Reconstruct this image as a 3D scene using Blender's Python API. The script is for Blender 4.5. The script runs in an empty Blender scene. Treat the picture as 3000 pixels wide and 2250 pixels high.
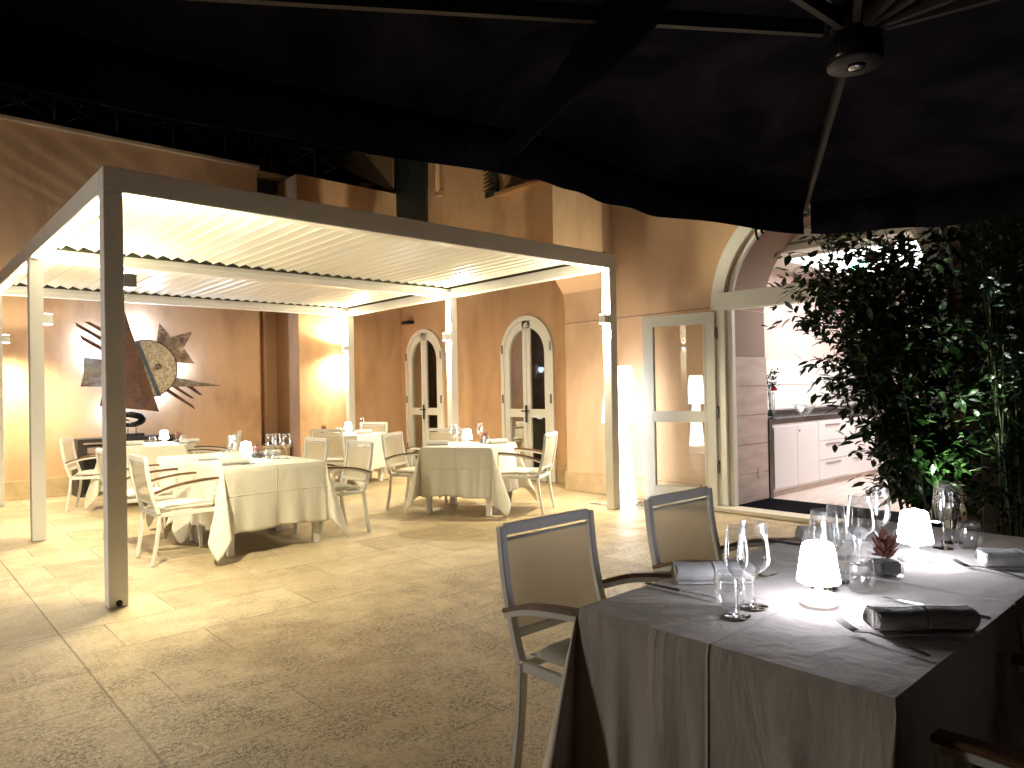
import bpy, bmesh, math, random
from mathutils import Vector, Matrix
R=math.radians; PI=math.pi
random.seed(7)
sc=bpy.context.scene
COL=sc.collection
for a,v in (('view_transform','Standard'),('look','None'),('exposure',2.0),('gamma',1.0)):
    setattr(sc.view_settings,a,v)
sc.cycles.use_denoising=True
sc.cycles.max_bounces=10; sc.cycles.transparent_max_bounces=24
sc.cycles.caustics_reflective=False; sc.cycles.caustics_refractive=False
sc.cycles.sample_clamp_indirect=6.0

# ------------------------------------------------------------------ camera
H=1.42; FPX=2083.17; PITCH=.0078; ROLL=-.0187; YAW=.8386
F=Vector((math.cos(YAW)*math.cos(PITCH),math.sin(YAW)*math.cos(PITCH),math.sin(PITCH)))
Rt=Vector((math.sin(YAW),-math.cos(YAW),0)); U=Rt.cross(F)
R2=math.cos(ROLL)*Rt+math.sin(ROLL)*U; U2=-math.sin(ROLL)*Rt+math.cos(ROLL)*U
cam=bpy.data.cameras.new('camera'); co=bpy.data.objects.new('camera',cam); COL.objects.link(co)
cam.sensor_width=36; cam.lens=FPX/3000*36; cam.clip_end=300; cam.clip_start=.02
M=Matrix((R2,U2,-F)).transposed().to_4x4(); M.translation=Vector((0,0,H)); co.matrix_world=M
sc.camera=co
def on_y(x,y,yp):            # photo pixel (3000 wide) -> point of the wall plane y=yp
    r=F+R2*((x-1500)/FPX)-U2*((y-1125)/FPX); t=yp/r.y
    return (r.x*t, H+r.z*t)

# ------------------------------------------------------------------ world
w=bpy.data.worlds.new('World'); sc.world=w; w.use_nodes=True
nt=w.node_tree; bg=nt.nodes['Background']; sky=nt.nodes.new('ShaderNodeTexSky')
sky.sky_type='NISHITA'; sky.sun_disc=False; sky.sun_elevation=R(-9); sky.sun_rotation=R(200)
nt.links.new(sky.outputs[0],bg.inputs[0]); bg.inputs[1].default_value=.05

# ------------------------------------------------------------------ materials
MT={}
def mat(name,col,rough=.6,metal=0,**k):
    m=bpy.data.materials.new(name); m.use_nodes=True; MT[name]=m
    b=m.node_tree.nodes['Principled BSDF']
    b.inputs['Base Color'].default_value=(*col,1); b.inputs['Roughness'].default_value=rough; b.inputs['Metallic'].default_value=metal
    for a,v in k.items(): b.inputs[a].default_value=v
    return m
def N(m,t,**k):
    n=m.node_tree.nodes.new(t)
    for a,v in k.items():
        if a in n.inputs: n.inputs[a].default_value=v
        else: setattr(n,a,v)
    return n
def L(m,a,b): m.node_tree.links.new(a,b)
def noise(m,scale,detail=4,rough=.55,vec=None,dist=0):
    n=N(m,'ShaderNodeTexNoise'); n.inputs['Scale'].default_value=scale; n.inputs['Detail'].default_value=detail
    n.inputs['Roughness'].default_value=rough; n.inputs['Distortion'].default_value=dist
    if vec is None: vec=coords(m)
    L(m,vec,n.inputs['Vector']); return n.outputs['Fac']
def coords(m,kind='Object',scale=None):
    t=N(m,'ShaderNodeTexCoord').outputs[kind]
    if scale:
        mp=N(m,'ShaderNodeMapping'); mp.inputs['Scale'].default_value=scale; L(m,t,mp.inputs[0]); t=mp.outputs[0]
    return t
def ramp(m,fac,stops):
    r=N(m,'ShaderNodeValToRGB'); e=r.color_ramp.elements
    while len(e)<len(stops): e.new(.5)
    for i,(p,c) in enumerate(stops):
        e[i].position=p; e[i].color=(*c,1) if isinstance(c,tuple) else (c,c,c,1)
    L(m,fac,r.inputs[0]); return r.outputs[0]
def mix(m,fac,a,b,mode='MIX'):
    x=N(m,'ShaderNodeMix',data_type='RGBA',blend_type=mode)
    for s,i in ((fac,0),(a,6),(b,7)):
        if isinstance(s,(int,float)): x.inputs[i].default_value=s
        elif isinstance(s,tuple): x.inputs[i].default_value=(*s,1)
        else: L(m,s,x.inputs[i])
    return x.outputs[2]
def math_(m,op,a,b=0.,c=0.):
    x=N(m,'ShaderNodeMath',operation=op)
    for i,s in enumerate((a,b,c)):
        if isinstance(s,(int,float)): x.inputs[i].default_value=s
        else: L(m,s,x.inputs[i])
    return x.outputs[0]
def base(m,sock): L(m,sock,m.node_tree.nodes['Principled BSDF'].inputs['Base Color'])
def setr(m,sock): L(m,sock,m.node_tree.nodes['Principled BSDF'].inputs['Roughness'])
def bump(m,h,strength=.3,dist=.01):
    b=N(m,'ShaderNodeBump'); b.inputs['Strength'].default_value=strength; b.inputs['Distance'].default_value=dist
    L(m,h,b.inputs['Height']); L(m,b.outputs[0],m.node_tree.nodes['Principled BSDF'].inputs['Normal'])

def stucco(name,c1,c2,c3):
    m=mat(name,c1,.85)
    big=noise(m,.55,5,.6,dist=.6); mid=noise(m,2.2,6,.65); vert=noise(m,1.3,5,.6,coords(m,'Object',(1.1,1.1,.45)),dist=.5)
    a=mix(m,ramp(m,big,[(.3,0.),(.7,1.)]),c1,c2)
    a=mix(m,ramp(m,vert,[(.46,0.),(.70,.85)]),a,c3)
    a=mix(m,ramp(m,mid,[(.42,0.),(.72,.55)]),a,c2)
    base(m,a)
    h=math_(m,'ADD',math_(m,'MULTIPLY',noise(m,9,6,.6),.6),math_(m,'MULTIPLY',noise(m,90,3,.6),.12))
    bump(m,h,.5,.012); return m
stucco('stucco',(.70,.465,.295),(.61,.38,.22),(.42,.245,.135))
stucco('stucco_pale',(.73,.505,.35),(.65,.425,.27),(.49,.295,.175))
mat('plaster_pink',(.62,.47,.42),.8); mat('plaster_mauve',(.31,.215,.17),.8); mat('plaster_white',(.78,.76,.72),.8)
# stone floor
m=mat('travertine',(.5,.4,.28),.5)
co_=coords(m,'Object')
br=N(m,'ShaderNodeTexBrick'); br.offset=.37; br.offset_frequency=2
for a,v in (('Scale',1.0),('Mortar Size',.005),('Mortar Smooth',.3),('Brick Width',1.15),('Row Height',.52),('Bias',0.)): br.inputs[a].default_value=v
br.inputs['Color1'].default_value=(.64,.52,.34,1); br.inputs['Color2'].default_value=(.43,.325,.20,1); br.inputs['Mortar'].default_value=(.50,.40,.27,1)
mp=N(m,'ShaderNodeMapping'); mp.inputs['Location'].default_value=(-.33,.75,0); L(m,co_,mp.inputs[0])
wob=mix(m,.012,mp.outputs[0],noise(m,3,3,.5)); L(m,wob,br.inputs['Vector'])
n1=noise(m,1.1,8,.65,dist=.4); n2=noise(m,5,8,.7,coords(m,'Object',(1,1.3,1))); n3=noise(m,44,6,.9); n4=noise(m,130,3,.75)
sp_=N(m,'ShaderNodeSeparateXYZ'); L(m,wob,sp_.inputs[0]); sq=N(m,'ShaderNodeSeparateXYZ'); L(m,co_,sq.inputs[0])
wx=math_(m,'ADD',sq.outputs[0],math_(m,'MULTIPLY',math_(m,'SUBTRACT',noise(m,14,4,.6),.5),.012)); wy=math_(m,'ADD',sq.outputs[1],math_(m,'MULTIPLY',math_(m,'SUBTRACT',noise(m,11,4,.6),.5),.014))
def line(s_,v,wd): return math_(m,'LESS_THAN',math_(m,'ABSOLUTE',math_(m,'SUBTRACT',s_,v)),wd)
lft=math_(m,'LESS_THAN',wx,.82); jj=line(wx,.82,.0055)
for v in (5.02,4.23,3.73,2.95,2.2,1.5,5.9,6.8,7.7,8.5): jj=math_(m,'MAXIMUM',jj,math_(m,'MULTIPLY',line(wy,v,.005),lft))
for v in (-.35,-1.5,-2.65): jj=math_(m,'MAXIMUM',jj,line(wx,v,.006))
rgt=math_(m,'SUBTRACT',1.,lft)
brf=math_(m,'MULTIPLY',math_(m,'MULTIPLY',br.outputs['Fac'],rgt),ramp(m,noise(m,1.7,2,.5),[(.42,.25),(.58,1.)]))
jall=math_(m,'MAXIMUM',brf,jj)
c=mix(m,ramp(m,n1,[(.40,0.),(.75,.42)]),mix(m,lft,br.outputs['Color'],(.50,.40,.27)),(.37,.29,.17))
c=mix(m,ramp(m,n2,[(.46,0.),(.66,.45)]),c,(.60,.50,.35))
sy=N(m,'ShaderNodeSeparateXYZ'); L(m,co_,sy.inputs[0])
wz=N(m,'ShaderNodeMapRange'); wz.inputs[1].default_value=5.3; wz.inputs[2].default_value=2.6; wz.clamp=True; L(m,sy.outputs[1],wz.inputs[0])   # dimmer floor away from the lamps, painted into the stone colour
dim_rough_zone=ramp(m,math_(m,'ADD',math_(m,'MULTIPLY',wz.outputs[0],.62),math_(m,'MULTIPLY',noise(m,1.3,6,.7),.75)),[(.46,0.),(.86,1.)])  # mask for the painted dimming and for the real pitted wear
pit=ramp(m,n3,[(.50,0.),(.60,1.)])
pit2=ramp(m,math_(m,'ADD',math_(m,'MULTIPLY',n3,.6),math_(m,'MULTIPLY',n4,.4)),[(.50,0.),(.53,1.)])
pm=math_(m,'MULTIPLY',pit2,math_(m,'ADD',math_(m,'MULTIPLY',dim_rough_zone,.85),.32))
c=mix(m,math_(m,'MULTIPLY',dim_rough_zone,.58),c,(.31,.19,.10)); c=mix(m,ramp(m,noise(m,.8,7,.7,dist=.8),[(.52,0.),(.68,.5)]),c,(.24,.15,.08)); clus=ramp(m,noise(m,4.5,6,.75),[(.40,.20),(.60,1.)]); pm=math_(m,'MULTIPLY',pm,clus); c=mix(m,pm,c,(.035,.022,.012))
holes=ramp(m,noise(m,26,6,.8,coords(m,'Object',(1,1.8,1))),[(.64,0.),(.67,.85)])
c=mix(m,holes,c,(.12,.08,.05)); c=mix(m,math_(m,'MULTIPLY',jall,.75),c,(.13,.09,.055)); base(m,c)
setr(m,ramp(m,math_(m,'ADD',math_(m,'MULTIPLY',n1,.7),math_(m,'MULTIPLY',n3,.4)),[(.35,.20),(.72,.60)]))
hh=math_(m,'SUBTRACT',math_(m,'MULTIPLY',n4,.5),math_(m,'MULTIPLY',pm,.8)); hh=math_(m,'SUBTRACT',hh,math_(m,'MULTIPLY',holes,1.2)); hh=math_(m,'SUBTRACT',hh,math_(m,'MULTIPLY',jall,1.4))
hh=math_(m,'ADD',hh,math_(m,'MULTIPLY',n2,.8)); bump(m,hh,.6,.008)
m=mat('baseboard_stone',(.60,.46,.28),.55)
base(m,mix(m,ramp(m,noise(m,6,7,.65),[(.35,0.),(.7,1.)]),(.62,.48,.30),(.46,.33,.19))); bump(m,noise(m,20,4,.6),.25,.01)
m=mat('stone_cap',(.48,.36,.24),.7); bump(m,noise(m,14,6,.7),.5,.02)
m=mat('white_metal',(.82,.81,.79),.38); bump(m,noise(m,60,2,.5),.02,.003)
base(m,mix(m,ramp(m,noise(m,4,5,.6),[(.4,0.),(.75,.18)]),(.82,.81,.79),(.60,.57,.50)))
mat('seal_grey',(.10,.10,.075),.7); m=mat('chair_white',(.77,.76,.73),.42); m=mat('louvre_white',(.80,.79,.72),.3)
m=mat('white_frame',(.82,.83,.81),.45); bump(m,noise(m,25,3,.5),.05,.005)
mat('frame_groove',(.16,.15,.13),.6)
m=mat('teak',(.20,.095,.045),.45); base(m,ramp(m,noise(m,6,6,.6,coords(m,'Object',(1,14,14))),[(.35,(.10,.042,.022)),(.65,(.23,.11,.052))]))
# linen
def linen(name,c,hz=1.):
    m=mat(name,c,.92)
    m.node_tree.nodes['Principled BSDF'].inputs['Sheen Weight'].default_value=.25
    wv=N(m,'ShaderNodeTexWave'); wv.inputs['Scale'].default_value=420; wv.inputs['Distortion'].default_value=.6; L(m,coords(m),wv.inputs[0])
    st=noise(m,55,4,.7,coords(m,'Object',(1,7,1))); wr=noise(m,7,5,.6,dist=.5)
    sl=noise(m,14,4,.6,coords(m,'Object',(.35,1.4,.35)))
    base(m,mix(m,ramp(m,st,[(.3,0.),(.75,.35)]),c,tuple(x*.72 for x in c)))
    sep=N(m,'ShaderNodeSeparateXYZ'); L(m,coords(m),sep.inputs[0])
    def crease(s,off,wd):
        d=math_(m,'ABSOLUTE',math_(m,'SUBTRACT',s,off)); return math_(m,'MAXIMUM',math_(m,'SUBTRACT',1.,math_(m,'DIVIDE',d,wd)),0.)
    cr=math_(m,'ADD',crease(sep.outputs[0],0.,.007),crease(sep.outputs[1],0.,.007))
    cr=math_(m,'ADD',cr,math_(m,'MULTIPLY',crease(sep.outputs[2],.53,.006),hz)); vw=noise(m,4.2,4,.55,coords(m,'Object',(1.6,1.6,.55)),dist=.8)
    h=math_(m,'ADD',math_(m,'MULTIPLY',wr,1.0),math_(m,'MULTIPLY',sl,.7)); h=math_(m,'ADD',h,math_(m,'MULTIPLY',cr,.9)); h=math_(m,'ADD',h,math_(m,'MULTIPLY',st,.06)); h=math_(m,'ADD',h,math_(m,'MULTIPLY',vw,1.6))
    bump(m,h,.55,.011); return m
linen('linen',(.76,.73,.65)); linen('linen_taupe',(.64,.575,.52),0.); linen('napkin_cloth',(.74,.72,.70))
m=mat('cushion_fabric',(.72,.70,.63),.9); bump(m,noise(m,9,4,.6),.3,.01)
# sling: see-through mesh cloth
m=mat('sling_mesh',(.64,.58,.47),.8); b=m.node_tree.nodes['Principled BSDF']; out=m.node_tree.nodes['Material Output']
tr=N(m,'ShaderNodeBsdfTransparent'); tl=N(m,'ShaderNodeBsdfTranslucent',Color=(.50,.42,.30,1)); m1=N(m,'ShaderNodeMixShader'); m2=N(m,'ShaderNodeMixShader')
m1.inputs[0].default_value=.22; L(m,b.outputs[0],m1.inputs[1]); L(m,tl.outputs[0],m1.inputs[2]); m2.inputs[0].default_value=.17
L(m,m1.outputs[0],m2.inputs[1]); L(m,tr.outputs[0],m2.inputs[2]); L(m,m2.outputs[0],out.inputs[0])
def thin_glass(name,tint=(1,1,1),ior=1.5,amount=1.,facing=0):
    m=mat(name,(1,1,1),.0); out=m.node_tree.nodes['Material Output']
    t=N(m,'ShaderNodeBsdfTransparent',Color=(*tint,1)); g=N(m,'ShaderNodeBsdfGlossy'); g.inputs['Roughness'].default_value=.0
    fr=N(m,'ShaderNodeFresnel'); fr.inputs['IOR'].default_value=ior; x=N(m,'ShaderNodeMixShader')
    f=math_(m,'MULTIPLY',fr.outputs[0],amount)
    if facing:
        lw=N(m,'ShaderNodeLayerWeight'); lw.inputs['Blend'].default_value=.5
        f=math_(m,'MINIMUM',f,.30)
        e=math_(m,'MULTIPLY',math_(m,'POWER',lw.outputs['Facing'],7.),facing)
        tl=N(m,'ShaderNodeBsdfTranslucent',Color=(.95,.96,1,1)); g2=N(m,'ShaderNodeBsdfGlossy'); g2.inputs['Roughness'].default_value=.35
        xe=N(m,'ShaderNodeMixShader'); xe.inputs[0].default_value=.5; L(m,tl.outputs[0],xe.inputs[1]); L(m,g2.outputs[0],xe.inputs[2])
        x2=N(m,'ShaderNodeMixShader'); L(m,e,x2.inputs[0]); L(m,x.outputs[0],x2.inputs[1]); L(m,xe.outputs[0],x2.inputs[2])
        L(m,f,x.inputs[0]); L(m,t.outputs[0],x.inputs[1]); L(m,g.outputs[0],x.inputs[2]); L(m,x2.outputs[0],out.inputs[0]); return m
    L(m,f,x.inputs[0]); L(m,t.outputs[0],x.inputs[1]); L(m,g.outputs[0],x.inputs[2]); L(m,x.outputs[0],out.inputs[0]); return m
thin_glass('window_glass',(.92,.93,.9),1.5,1.6); thin_glass('dark_pane_glass',(.55,.5,.45),1.45,.55); thin_glass('bowl_glass',(.985,.99,.99),1.5,1.3,.45)
mat('clear_glass',(1,1,1),.0,**{'Transmission Weight':1.,'IOR':1.48})
def glow(name,c,s):
    m=mat(name,(.9,.9,.9),.5); b=m.node_tree.nodes['Principled BSDF']; b.inputs['Emission Color'].default_value=(*c,1); b.inputs['Emission Strength'].default_value=s
glow('lamp_shade_glow',(.88,.89,1.),7.); glow('floor_lamp_glow',(.93,.98,1.),1.5); glow('floor_lamp_bright',(1.,.94,.84),6.5); glow('lamp_base_glow',(.95,.88,.90),.16); glow('bg_lamp_glow',(.95,.97,1.),9.)
glow('lens_glow',(1.,.93,.72),45.); glow('ceiling_light_glow',(.93,.95,1.),1.6); glow('exit_glow',(.1,.9,.65),3.); glow('uplight_glow',(.85,.93,1.),12.)
glow('room_lamp_glow',(1.,.86,.5),4.); glow('red_glow',(1.,.05,.05),4.)
mat('lamp_white',(.82,.80,.80),.4); mat('black_metal',(.012,.012,.013),.4); mat('black_gloss',(.02,.02,.022),.12); mat('dark_glass_back',(.055,.035,.022),.6)
mat('steel',(.55,.55,.58),.22,1.); mat('dark_steel',(.16,.155,.16),.3,1.)
m=mat('wenge',(.035,.028,.026),.5)
m=mat('parasol_fabric',(.030,.026,.034),.95,**{'Specular IOR Level':.1})
base(m,mix(m,ramp(m,noise(m,1.6,5,.6,dist=1.2),[(.4,0.),(.75,1.)]),(.004,.004,.0045),(.034,.028,.044)))  # faint purple glow patches painted into the cloth colour
mat('strut_black',(.002,.002,.002),.9,**{'Specular IOR Level':.05}); mat('parasol_metal',(.035,.032,.034),.25,.6); mat('parasol_rib',(.035,.026,.022),.5,.0,**{'Specular IOR Level':.3})
mat('doormat_pile',(.003,.003,.005),.95,**{'Specular IOR Level':.05}); m=MT['doormat_pile']; bump(m,noise(m,300,2,.5),.6,.01)
m=mat('marble_sill',(.62,.56,.46),.45); bump(m,noise(m,25,4,.6),.15,.01)
m=mat('room_floor',(.60,.50,.44),.35); base(m,ramp(m,noise(m,2,6,.6,coords(m,'Object',(1,9,1))),[(.35,(.52,.42,.36)),(.65,(.68,.58,.52))]))
m=mat('stone_panel',(.52,.42,.37),.6); base(m,ramp(m,noise(m,2,7,.65,coords(m,'Object',(1,1,5))),[(.35,(.44,.34,.30)),(.68,(.60,.50,.45))]))
mat('panel_joint',(.14,.10,.085),.8); mat('cabinet_white',(.72,.70,.70),.35)
def rusty(name,c1,c2,c3,metal=.75,rough=.42,scale=5):
    m=mat(name,c1,rough,metal); a=mix(m,ramp(m,noise(m,scale,7,.7,dist=.6),[(.38,0.),(.6,1.)]),c1,c2)
    a=mix(m,ramp(m,noise(m,scale*3.3,6,.7),[(.52,0.),(.66,1.)]),a,c3); base(m,a); bump(m,noise(m,scale*4,5,.7),.6,.01)
rusty('rust_iron',(.10,.055,.045),(.17,.085,.06),(.05,.032,.03),.45,.5)
rusty('hammered_bronze',(.42,.34,.22),(.78,.72,.58),(.09,.065,.045),.55,.33,16)
rusty('star_iron',(.40,.32,.26),(.17,.11,.09),(.62,.55,.47),.6,.38,4)
rusty('plate_steel',(.36,.34,.31),(.18,.11,.085),(.46,.45,.42),.7,.4,3)
mat('blue_edge',(.09,.12,.16),.5,.4)
def leafm(name,c1,c2,tr=.25):
    m=mat(name,c1,.38); b=m.node_tree.nodes['Principled BSDF']; out=m.node_tree.nodes['Material Output']
    oi=N(m,'ShaderNodeNewGeometry'); a=ramp(m,oi.outputs['Random Per Island'],[(0.,c1),(1.,c2)]); base(m,a)
    t=N(m,'ShaderNodeBsdfTranslucent'); L(m,a,t.inputs[0]); x=N(m,'ShaderNodeMixShader'); x.inputs[0].default_value=tr
    L(m,b.outputs[0],x.inputs[1]); L(m,t.outputs[0],x.inputs[2]); L(m,x.outputs[0],out.inputs[0])
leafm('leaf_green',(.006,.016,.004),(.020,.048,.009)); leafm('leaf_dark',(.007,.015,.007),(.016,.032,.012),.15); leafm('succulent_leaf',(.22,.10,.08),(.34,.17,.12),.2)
mat('stem_brown',(.05,.04,.025),.6); mat('stem_green',(.06,.07,.03),.5); mat('soil',(.018,.013,.01),.95); mat('green_stem',(.05,.14,.03),.5)
mat('rose_petal',(.75,.06,.11),.5); mat('shutter_dark',(.018,.024,.02),.55); mat('pipe_copper',(.40,.22,.12),.5); mat('terrace_dark',(.05,.045,.04),.9)
mat('rail_metal',(.06,.06,.055),.4,.5); mat('socket',(.50,.38,.30),.4); mat('cable',(.05,.05,.07),.5); mat('room_beige',(.62,.52,.40),.7)

# ------------------------------------------------------------------ mesh helpers
class MB:
    def __init__(s): s.v=[]; s.f=[]; s.sm=[]
    def add(s,vs,fs,smooth=False):
        o=len(s.v); s.v+= [tuple(v) for v in vs]
        for f in fs: s.f.append(tuple(i+o for i in f)); s.sm.append(smooth)
        return s
    def box(s,a,b,mt=None):
        x0,y0,z0=a; x1,y1,z1=b
        vs=[Vector(p) for p in ((x0,y0,z0),(x1,y0,z0),(x1,y1,z0),(x0,y1,z0),(x0,y0,z1),(x1,y0,z1),(x1,y1,z1),(x0,y1,z1))]
        if mt: vs=[mt@v for v in vs]
        return s.add(vs,[(0,3,2,1),(4,5,6,7),(0,1,5,4),(1,2,6,5),(2,3,7,6),(3,0,4,7)])
    def lathe(s,prof,c=(0,0,0),n=28,cap=False,smooth=True):
        vs=[];fs=[]
        for r,z in prof:
            for i in range(n):
                a=2*PI*i/n; vs.append((c[0]+r*math.cos(a),c[1]+r*math.sin(a),c[2]+z))
        for j in range(len(prof)-1):
            for i in range(n):
                k=(i+1)%n; fs.append((j*n+i,j*n+k,(j+1)*n+k,(j+1)*n+i))
        if cap: fs.append(tuple(range(n))[::-1]); fs.append(tuple((len(prof)-1)*n+i for i in range(n)))
        return s.add(vs,fs,smooth)
    def tube(s,pts,r,n=8,r2=None,smooth=True,rect=None,up=(0,0,1)):
        pts=[Vector(p) for p in pts]; vs=[];fs=[]; K=len(pts)
        for i,p in enumerate(pts):
            d=(pts[min(i+1,K-1)]-pts[max(i-1,0)]).normalized(); u=Vector(up)
            if abs(d.dot(u))>.98: u=Vector((1,0,0))
            a=d.cross(u).normalized(); b=a.cross(d).normalized()
            rr=r if r2 is None else r+(r2-r)*i/(K-1)
            if rect:
                for sx,sy in ((-1,-1),(1,-1),(1,1),(-1,1)): vs.append(p+a*rect[0]/2*sx+b*rect[1]/2*sy)
            else:
                for k in range(n): t=2*PI*k/n; vs.append(p+a*rr*math.cos(t)+b*rr*math.sin(t))
        if rect: n=4; smooth=False
        for j in range(K-1):
            for i in range(n):
                k=(i+1)%n; fs.append((j*n+i,j*n+k,(j+1)*n+k,(j+1)*n+i))
        fs.append(tuple(range(n))[::-1]); fs.append(tuple((K-1)*n+i for i in range(n)))
        return s.add(vs,fs,smooth)
    def prism(s,poly,h,fn):       # poly of (a,b); fn(a,b,t)->xyz at t=0/h
        n=len(poly); vs=[fn(a,b,0) for a,b in poly]+[fn(a,b,h) for a,b in poly]
        fs=[tuple(range(n)),tuple(range(n,2*n))[::-1]]+[(i,i+n,(i+1)%n+n,(i+1)%n) for i in range(n)]
        return s.add(vs,fs)
    def build(s,name,m,parent=None,bevel=0,loc=None,fix=True):
        me=bpy.data.meshes.new(name); me.from_pydata(s.v,[],s.f); me.update()
        if fix:
            bm=bmesh.new(); bm.from_mesh(me)
            bmesh.ops.recalc_face_normals(bm,faces=bm.faces)
            if bevel:
                bmesh.ops.bevel(bm,geom=[e for e in bm.edges if len(e.link_faces)==2 and e.calc_face_angle(0)>.6],offset=bevel,segments=2,affect='EDGES',clamp_overlap=True)
            bm.to_mesh(me); bm.free()
            if not bevel and any(s.sm):
                for p,q in zip(me.polygons,s.sm): p.use_smooth=q
        else:
            for p,q in zip(me.polygons,s.sm): p.use_smooth=q
        me.materials.append(MT[m]); o=bpy.data.objects.new(name,me); COL.objects.link(o)
        if parent: o.parent=parent
        if loc: o.location=loc
        return o
def tag(o,label,cat,group=None):
    o['label']=label; o['category']=cat
    if group: o['group']=group
    return o
def thing(name,label,cat,loc=(0,0,0),rz=0,group=None):
    o=bpy.data.objects.new(name,None); COL.objects.link(o); o.location=loc; o.rotation_euler=(0,0,rz); o.empty_display_size=.1
    return tag(o,label,cat,group)
def struct(o): o['kind']='structure'; return o
def dup(root,loc,rz,label,group=None):
    r=root.copy(); COL.objects.link(r); r.location=loc; r.rotation_euler=(0,0,rz); r['label']=label
    if group: r['group']=group
    for ch in list(root.children):
        c=ch.copy(); COL.objects.link(c); c.parent=r
        for g in list(ch.children):
            d=g.copy(); COL.objects.link(d); d.parent=c
    return r
def light(name,kind,loc,energy,color,parent=None,size=.03,direction=None,spot=150,blend=.6):
    l=bpy.data.lights.new(name,kind); l.energy=energy; l.color=color
    if kind=='AREA': l.shape='RECTANGLE'; l.size=size[0]; l.size_y=size[1]
    else: l.shadow_soft_size=size
    if kind=='SPOT': l.spot_size=R(spot); l.spot_blend=blend
    o=bpy.data.objects.new(name,l); COL.objects.link(o); o.location=loc
    if direction: o.rotation_euler=Vector(direction).to_track_quat('-Z','Y').to_euler()
    if parent: o.parent=parent
    return o

# ------------------------------------------------------------------ ground
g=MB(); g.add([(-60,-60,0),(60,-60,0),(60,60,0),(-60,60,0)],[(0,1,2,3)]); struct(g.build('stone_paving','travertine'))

# ------------------------------------------------------------------ pergola
PX0,PX1,PY0,PY1=1.16,6.49,5.36,11.60; W=.12; ZB=2.807; ZT=2.978
YM=8.42
pg=thing('pergola','white metal pergola with louvred roof standing over the dining tables','pergola',(PX0,PY0,0))
def rel(o,root):  # keep world coordinates while parented to an unrotated root
    o.location=-Vector(root.location); return o
for ix,px in enumerate((PX0,PX1-W)):
    for py in (PY0,YM,PY1-W):
        p=rel(MB().box((px,py,0.004),(px+W,py+W,ZB-.001)).build('post','white_metal',pg,bevel=.004),pg)
        if ix==0 and py==PY0:
            hb=MB(); hb.lathe([(.0,0),(.021,0),(.021,.004),(.0,.004)],(0,0,0),20)
            for i,v in enumerate(hb.v): hb.v[i]=(px+.063+v[0],py-.0025+v[2]-.002,.030+v[1])
            hb.build('cable_hole','black_metal',p)
def beam(a,b): return rel(MB().box(a,b).build('beam','white_metal',pg,bevel=.005),pg)
beam((PX0,PY0,ZB),(PX1,PY0+W,ZT)); beam((PX0,PY1-W,ZB),(PX1,PY1,ZT-.05)); beam((PX0+W,YM,ZB),(PX1-W,YM+W,ZT-.055))
beam((PX0,PY0+W,ZB),(PX0+W,PY1-W,ZT)); beam((PX1-W,PY0+W,ZB),(PX1,PY1-W,ZT-.05))
for q in (((PX0+W,YM+.03,ZT-.0545),(PX1-W,YM+.05,3.035)),((PX0+W,PY1-.05,ZT-.0495),(PX1-W,PY1-.03,3.035)),((PX1-.06,PY0+W,ZT-.0495),(PX1-.04,PY1-.06,3.03))): rel(MB().box(*q).build('seal_plate','seal_grey',pg),pg)
for y0,y1 in ((PY0+W,YM),(YM+W,PY1-W)):
    e=.018
    for a,c_ in ((y0,y0+e),(y1-e,y1)): rel(MB().box((PX0+W,a,ZB+.055),(PX1-W,c_,ZB+.08)).build('gutter','white_metal',pg),pg)
    x=PX0+W+.075; 
    while x<PX1-W-.08:
        t=R(22); hw=.087; c,s_=math.cos(t)*hw,math.sin(t)*hw; th=.012
        # blade rises towards -x, hollow profile with a hooked edge
        poly=[(-c,s_),(-c+.03,s_+.012),(c,-s_+th+.004),(c+.004,-s_),(c-.012,-s_-.012),(c-.02,-s_+.002),(-c+.01,s_-.014),(-c-.006,s_-.02)]
        zc=2.972
        mb=MB().prism([(x+a,zc+b) for a,b in poly],y1-y0-.07,lambda a,b,h,yy=y0+.035:(a,yy+h,b))
        rel(mb.build('louvre','louvre_white',pg),pg)
        x+=.1505
# post lights
def post_light(px,py,side,label,en=1.,up=1.):
    # px: face x; side +1 => on +x face
    t=thing('wall_light',label,'light',(px,py,2.22),0,'box lights on the pergola posts')
    cx=side*.043
    MB().box((cx-.04,-.045,-.05),(cx+.04,.045,.05)).build('housing','white_metal',t,bevel=.004)
    for sgn in (-1,1):
        MB().box((cx-.033,-.038,sgn*.0505),(cx+.033,.038,sgn*.0525)).build('lens','lens_glow',t)
        light('lamp','SPOT',(cx,0,sgn*.062),92*en if sgn<0 else 50*en*up,(1,.885,.57),t,.028,(0,0,sgn),160 if sgn<0 else 170,.8 if sgn<0 else .4)
    return t
fy=PY0+W/2; my=YM+W/2; by=PY1-W/2
post_light(PX0+W,fy,1,'box light on the inner face of the nearest left pergola post')
post_light(PX0+W,my,1,'box light on the middle post of the left pergola side')
post_light(PX0+W,by,1,'box light on the farthest post at the left image edge',1.,.12)
post_light(PX1-W,fy,-1,'glowing box light on the right front post before the floor lamp')
post_light(PX1-W,my,-1,'glowing box light on the post between the two arched doors')
post_light(PX1-W,by,-1,'glowing box light on the rear right post by the back wall')

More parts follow.
